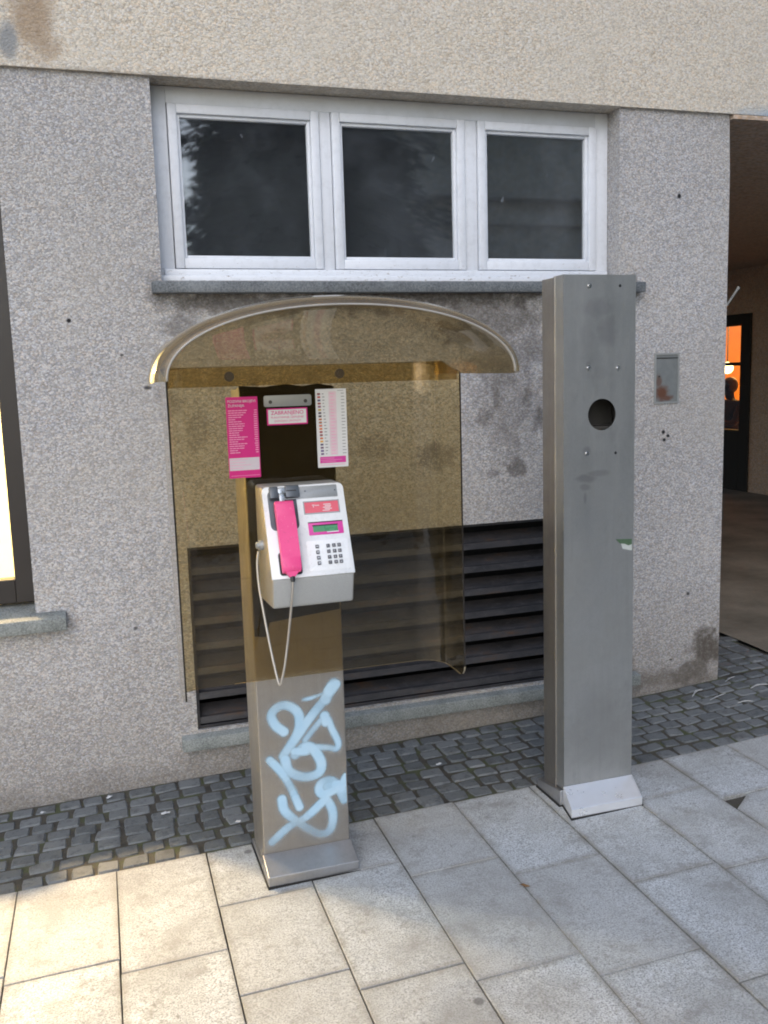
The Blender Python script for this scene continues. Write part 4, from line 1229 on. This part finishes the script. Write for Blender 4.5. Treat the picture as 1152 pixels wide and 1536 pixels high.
for dx, dy in ((.1, .1), (.1, -.1), (-.1, .1), (-.1, -.1)):
    bm = BM(); tube(bm, [(bx + dx * 1.3, by + dy * 1.3, bz), (bx + dx, by + dy, bz + .36)], .014, 8); obj('leg', bm, M['dark_frame'], ST)
LP = thing('lamp', 'glowing orange-red lamp low behind the seated person in the doorway', 'lamp', (9.0, 11.05, bz))
bm = BM(); cyl(bm, (9.0, 11.05, bz), (0, 0, 1), .12, .03, 20, .005); tube(bm, [(9.0, 11.05, bz + .02), (9.0, 11.05, bz + .86)], .015, 8); obj('stand', bm, M['dark_frame'], LP, smooth=35)
bm = BM(); tube(bm, [(9.0, 11.05, bz + .80), (9.0, 11.05, bz + 1.06)], [.15, .10], 24); obj('shade', bm, M['glow_orange'], LP, smooth=40)
PL = thing('lamp', 'small bright warm pendant lamp glimpsed at the head of the seated person', 'lamp', (9.3, 11.9, 2.5))
bm = BM(); tube(bm, [(9.3, 11.9, 1.62), (9.3, 11.9, 2.5)], .008, 6); obj('cable', bm, M['black'], PL)
bm = BM(); bmesh.ops.create_icosphere(bm, subdivisions=2, radius=.09); bmesh.ops.translate(bm, verts=bm.verts[:], vec=(9.3, 11.9, 1.54)); obj('bulb', bm, M['glow_warm'], PL, smooth=True)

# =================================================================== ACROSS THE STREET (mirrored in the panes)
OB = thing('building', 'ochre stone building with cornices mirrored in the right window panes', 'building', (11, -9, 0))
bm = BM()
holes = [(4.9 + 2.6 * k, 6.1 + 2.6 * k, z, z + h) for k in range(6) for z, h in ((1.2, 2.3), (7.1, 2.0))]
wall_holes(bm, 3.6, 20, -.1, 11.5, -9.4, -9.0, holes)
obj('wall', bm, M['stone_front'], OB)
bm = BM()
for z, h, d in ((4.3, .16, .18), (4.75, .28, .34), (6.1, .14, .16), (10.9, .35, .5)):
    box(bm, 3.5, 20.1, -9.0, -9.0 + d, z, z + h, .02)
obj('cornice', bm, M['stone_front'], OB)
for a, b, c, d in holes:
    bm = BM(); frame_ring(bm, a, b, c, d, .1, -9.15, -9.05); w = obj('window', bm, M['stone_front'], OB)
    bm = BM(); box(bm, a + .1, b - .1, -9.14, -9.12, c + .1, d - .1); obj('pane', bm, M['far_glass'], w)
TR = thing('spruce_tree', 'dark spruce mirrored in the left and middle window panes', 'tree', (3.38, -6.4, g(2.7)))
bm = BM(); tube(bm, [(3.38, -6.4, 0), (3.39, -6.4, 4), (3.37, -6.4, 10.6)], [.2, .14, .02], 10); obj('trunk', bm, M['bark'], TR, smooth=True)
bm = BM(); rt = random.Random(3)
for k in range(26000):
    h = rt.random() ** 1.3
    z = .7 + 10.3 * h
    rad = (2.75 * (1 - h) ** .85 + .05) * math.sqrt(rt.uniform(.05, 1)) * (1 + .16 * math.sin(z * 6 + rt.random()))
    a = rt.uniform(0, 2 * math.pi)
    c = Vector((3.38 + rad * math.cos(a), -6.4 + rad * math.sin(a), z - rad * .22))
    out = Vector((math.cos(a), math.sin(a), -.35 + rt.uniform(-.3, .3))); sd = Vector((-math.sin(a), math.cos(a), rt.uniform(-.4, .4)))
    deep = rad < 2.0 * (1 - h) ** .85
    l = rt.uniform(.3, .5) if deep else rt.uniform(.12, .26); w = rt.uniform(.14, .22) if deep else rt.uniform(.035, .075)
    faces_from(bm, [c - out * l * .4, c + sd * w, c + out * l, c - sd * w], [(0, 1, 2, 3)])
obj('crown', bm, M['needles'], TR, recalc=False)

# =================================================================== LIGHT
w = bpy.data.worlds.new('World'); S.world = w
w.use_nodes = True
wt = w.node_tree; wt.nodes.clear()
so = wt.nodes.new('ShaderNodeOutputWorld'); bg = wt.nodes.new('ShaderNodeBackground'); sk = wt.nodes.new('ShaderNodeTexSky')
sk.sky_type = 'NISHITA'; sk.sun_disc = False
SUN_EL, SUN_AZ = 38.0, 205.0        # degrees; azimuth clockwise from +Y
sk.sun_elevation = R(SUN_EL); sk.sun_rotation = R(SUN_AZ)
sk.air_density = 1.0; sk.dust_density = 1.2; sk.ozone_density = 1.0
bg.inputs[1].default_value = .145
wt.links.new(sk.outputs[0], bg.inputs[0]); wt.links.new(bg.outputs[0], so.inputs[0])
ld = bpy.data.lights.new('Sun', 'SUN'); ld.energy = .5; ld.angle = R(80); ld.color = (1, .98, .95)
lo = bpy.data.objects.new('Sun', ld); COL.objects.link(lo)
sd = Vector((math.sin(R(SUN_AZ)) * math.cos(R(SUN_EL)), math.cos(R(SUN_AZ)) * math.cos(R(SUN_EL)), math.sin(R(SUN_EL))))
lo.rotation_euler = (-sd).to_track_quat('-Z', 'Y').to_euler(); lo.location = (0, -4, 8)
# shop lamp behind the lit window
ld = bpy.data.lights.new('shop_lamp', 'SPOT'); ld.energy = 580; ld.color = (1, .67, .38); ld.shadow_soft_size = .045
ld.spot_size = R(70); ld.spot_blend = 1.0
lo = bpy.data.objects.new('shop_lamp', ld); COL.objects.link(lo); lo.location = (-1.0, 4.62, 2.26)
lo.rotation_euler = (Vector((-.80, 2.6, 0)) - lo.location).to_track_quat('-Z', 'Y').to_euler()
ld = bpy.data.lights.new('shop_ceiling_lamp', 'POINT'); ld.energy = 230; ld.color = (1, .84, .58); ld.shadow_soft_size = .15
lo = bpy.data.objects.new('shop_ceiling_lamp', ld); COL.objects.link(lo); lo.location = (-2.3, 5.2, 2.4)
ld = bpy.data.lights.new('cafe_lamp', 'POINT'); ld.energy = 170; ld.color = (1, .58, .22); ld.shadow_soft_size = .1
lo = bpy.data.objects.new('cafe_lamp', ld); COL.objects.link(lo); lo.location = (9.6, 11.2, 2.2)

# =================================================================== CAMERA
roll, pitch, yaw = -.0299515, .1470317, .3093377
cy, sy, cp, sp = math.cos(yaw), math.sin(yaw), math.cos(pitch), math.sin(pitch)
fw = Vector((sy * cp, cy * cp, -sp)); r0 = Vector((cy, -sy, 0)); u0 = r0.cross(fw)
rv = r0 * math.cos(roll) + u0 * math.sin(roll); uv = -r0 * math.sin(roll) + u0 * math.cos(roll)
cam = bpy.data.cameras.new('Camera'); co = bpy.data.objects.new('Camera', cam); COL.objects.link(co)
co.matrix_world = Matrix(((rv.x, uv.x, -fw.x, 0), (rv.y, uv.y, -fw.y, 0), (rv.z, uv.z, -fw.z, 1.6), (0, 0, 0, 1)))
cam.sensor_fit = 'VERTICAL'; cam.sensor_height = 24; cam.lens = 24 * 1396.21 / 1536
cam.clip_start = .02; cam.clip_end = 400
S.camera = co
S.view_settings.view_transform = 'Standard'; S.view_settings.look = 'None'; S.view_settings.gamma = 1
S.view_settings.exposure = .92
S.render.resolution_x = 768; S.render.resolution_y = 1024
S.cycles.use_denoising = True
S.cycles.pixel_filter_type = 'BLACKMAN_HARRIS'; S.cycles.filter_width = 1.9
S.cycles.max_bounces = 10; S.cycles.transparent_max_bounces = 16
S.cycles.sample_clamp_indirect = 6
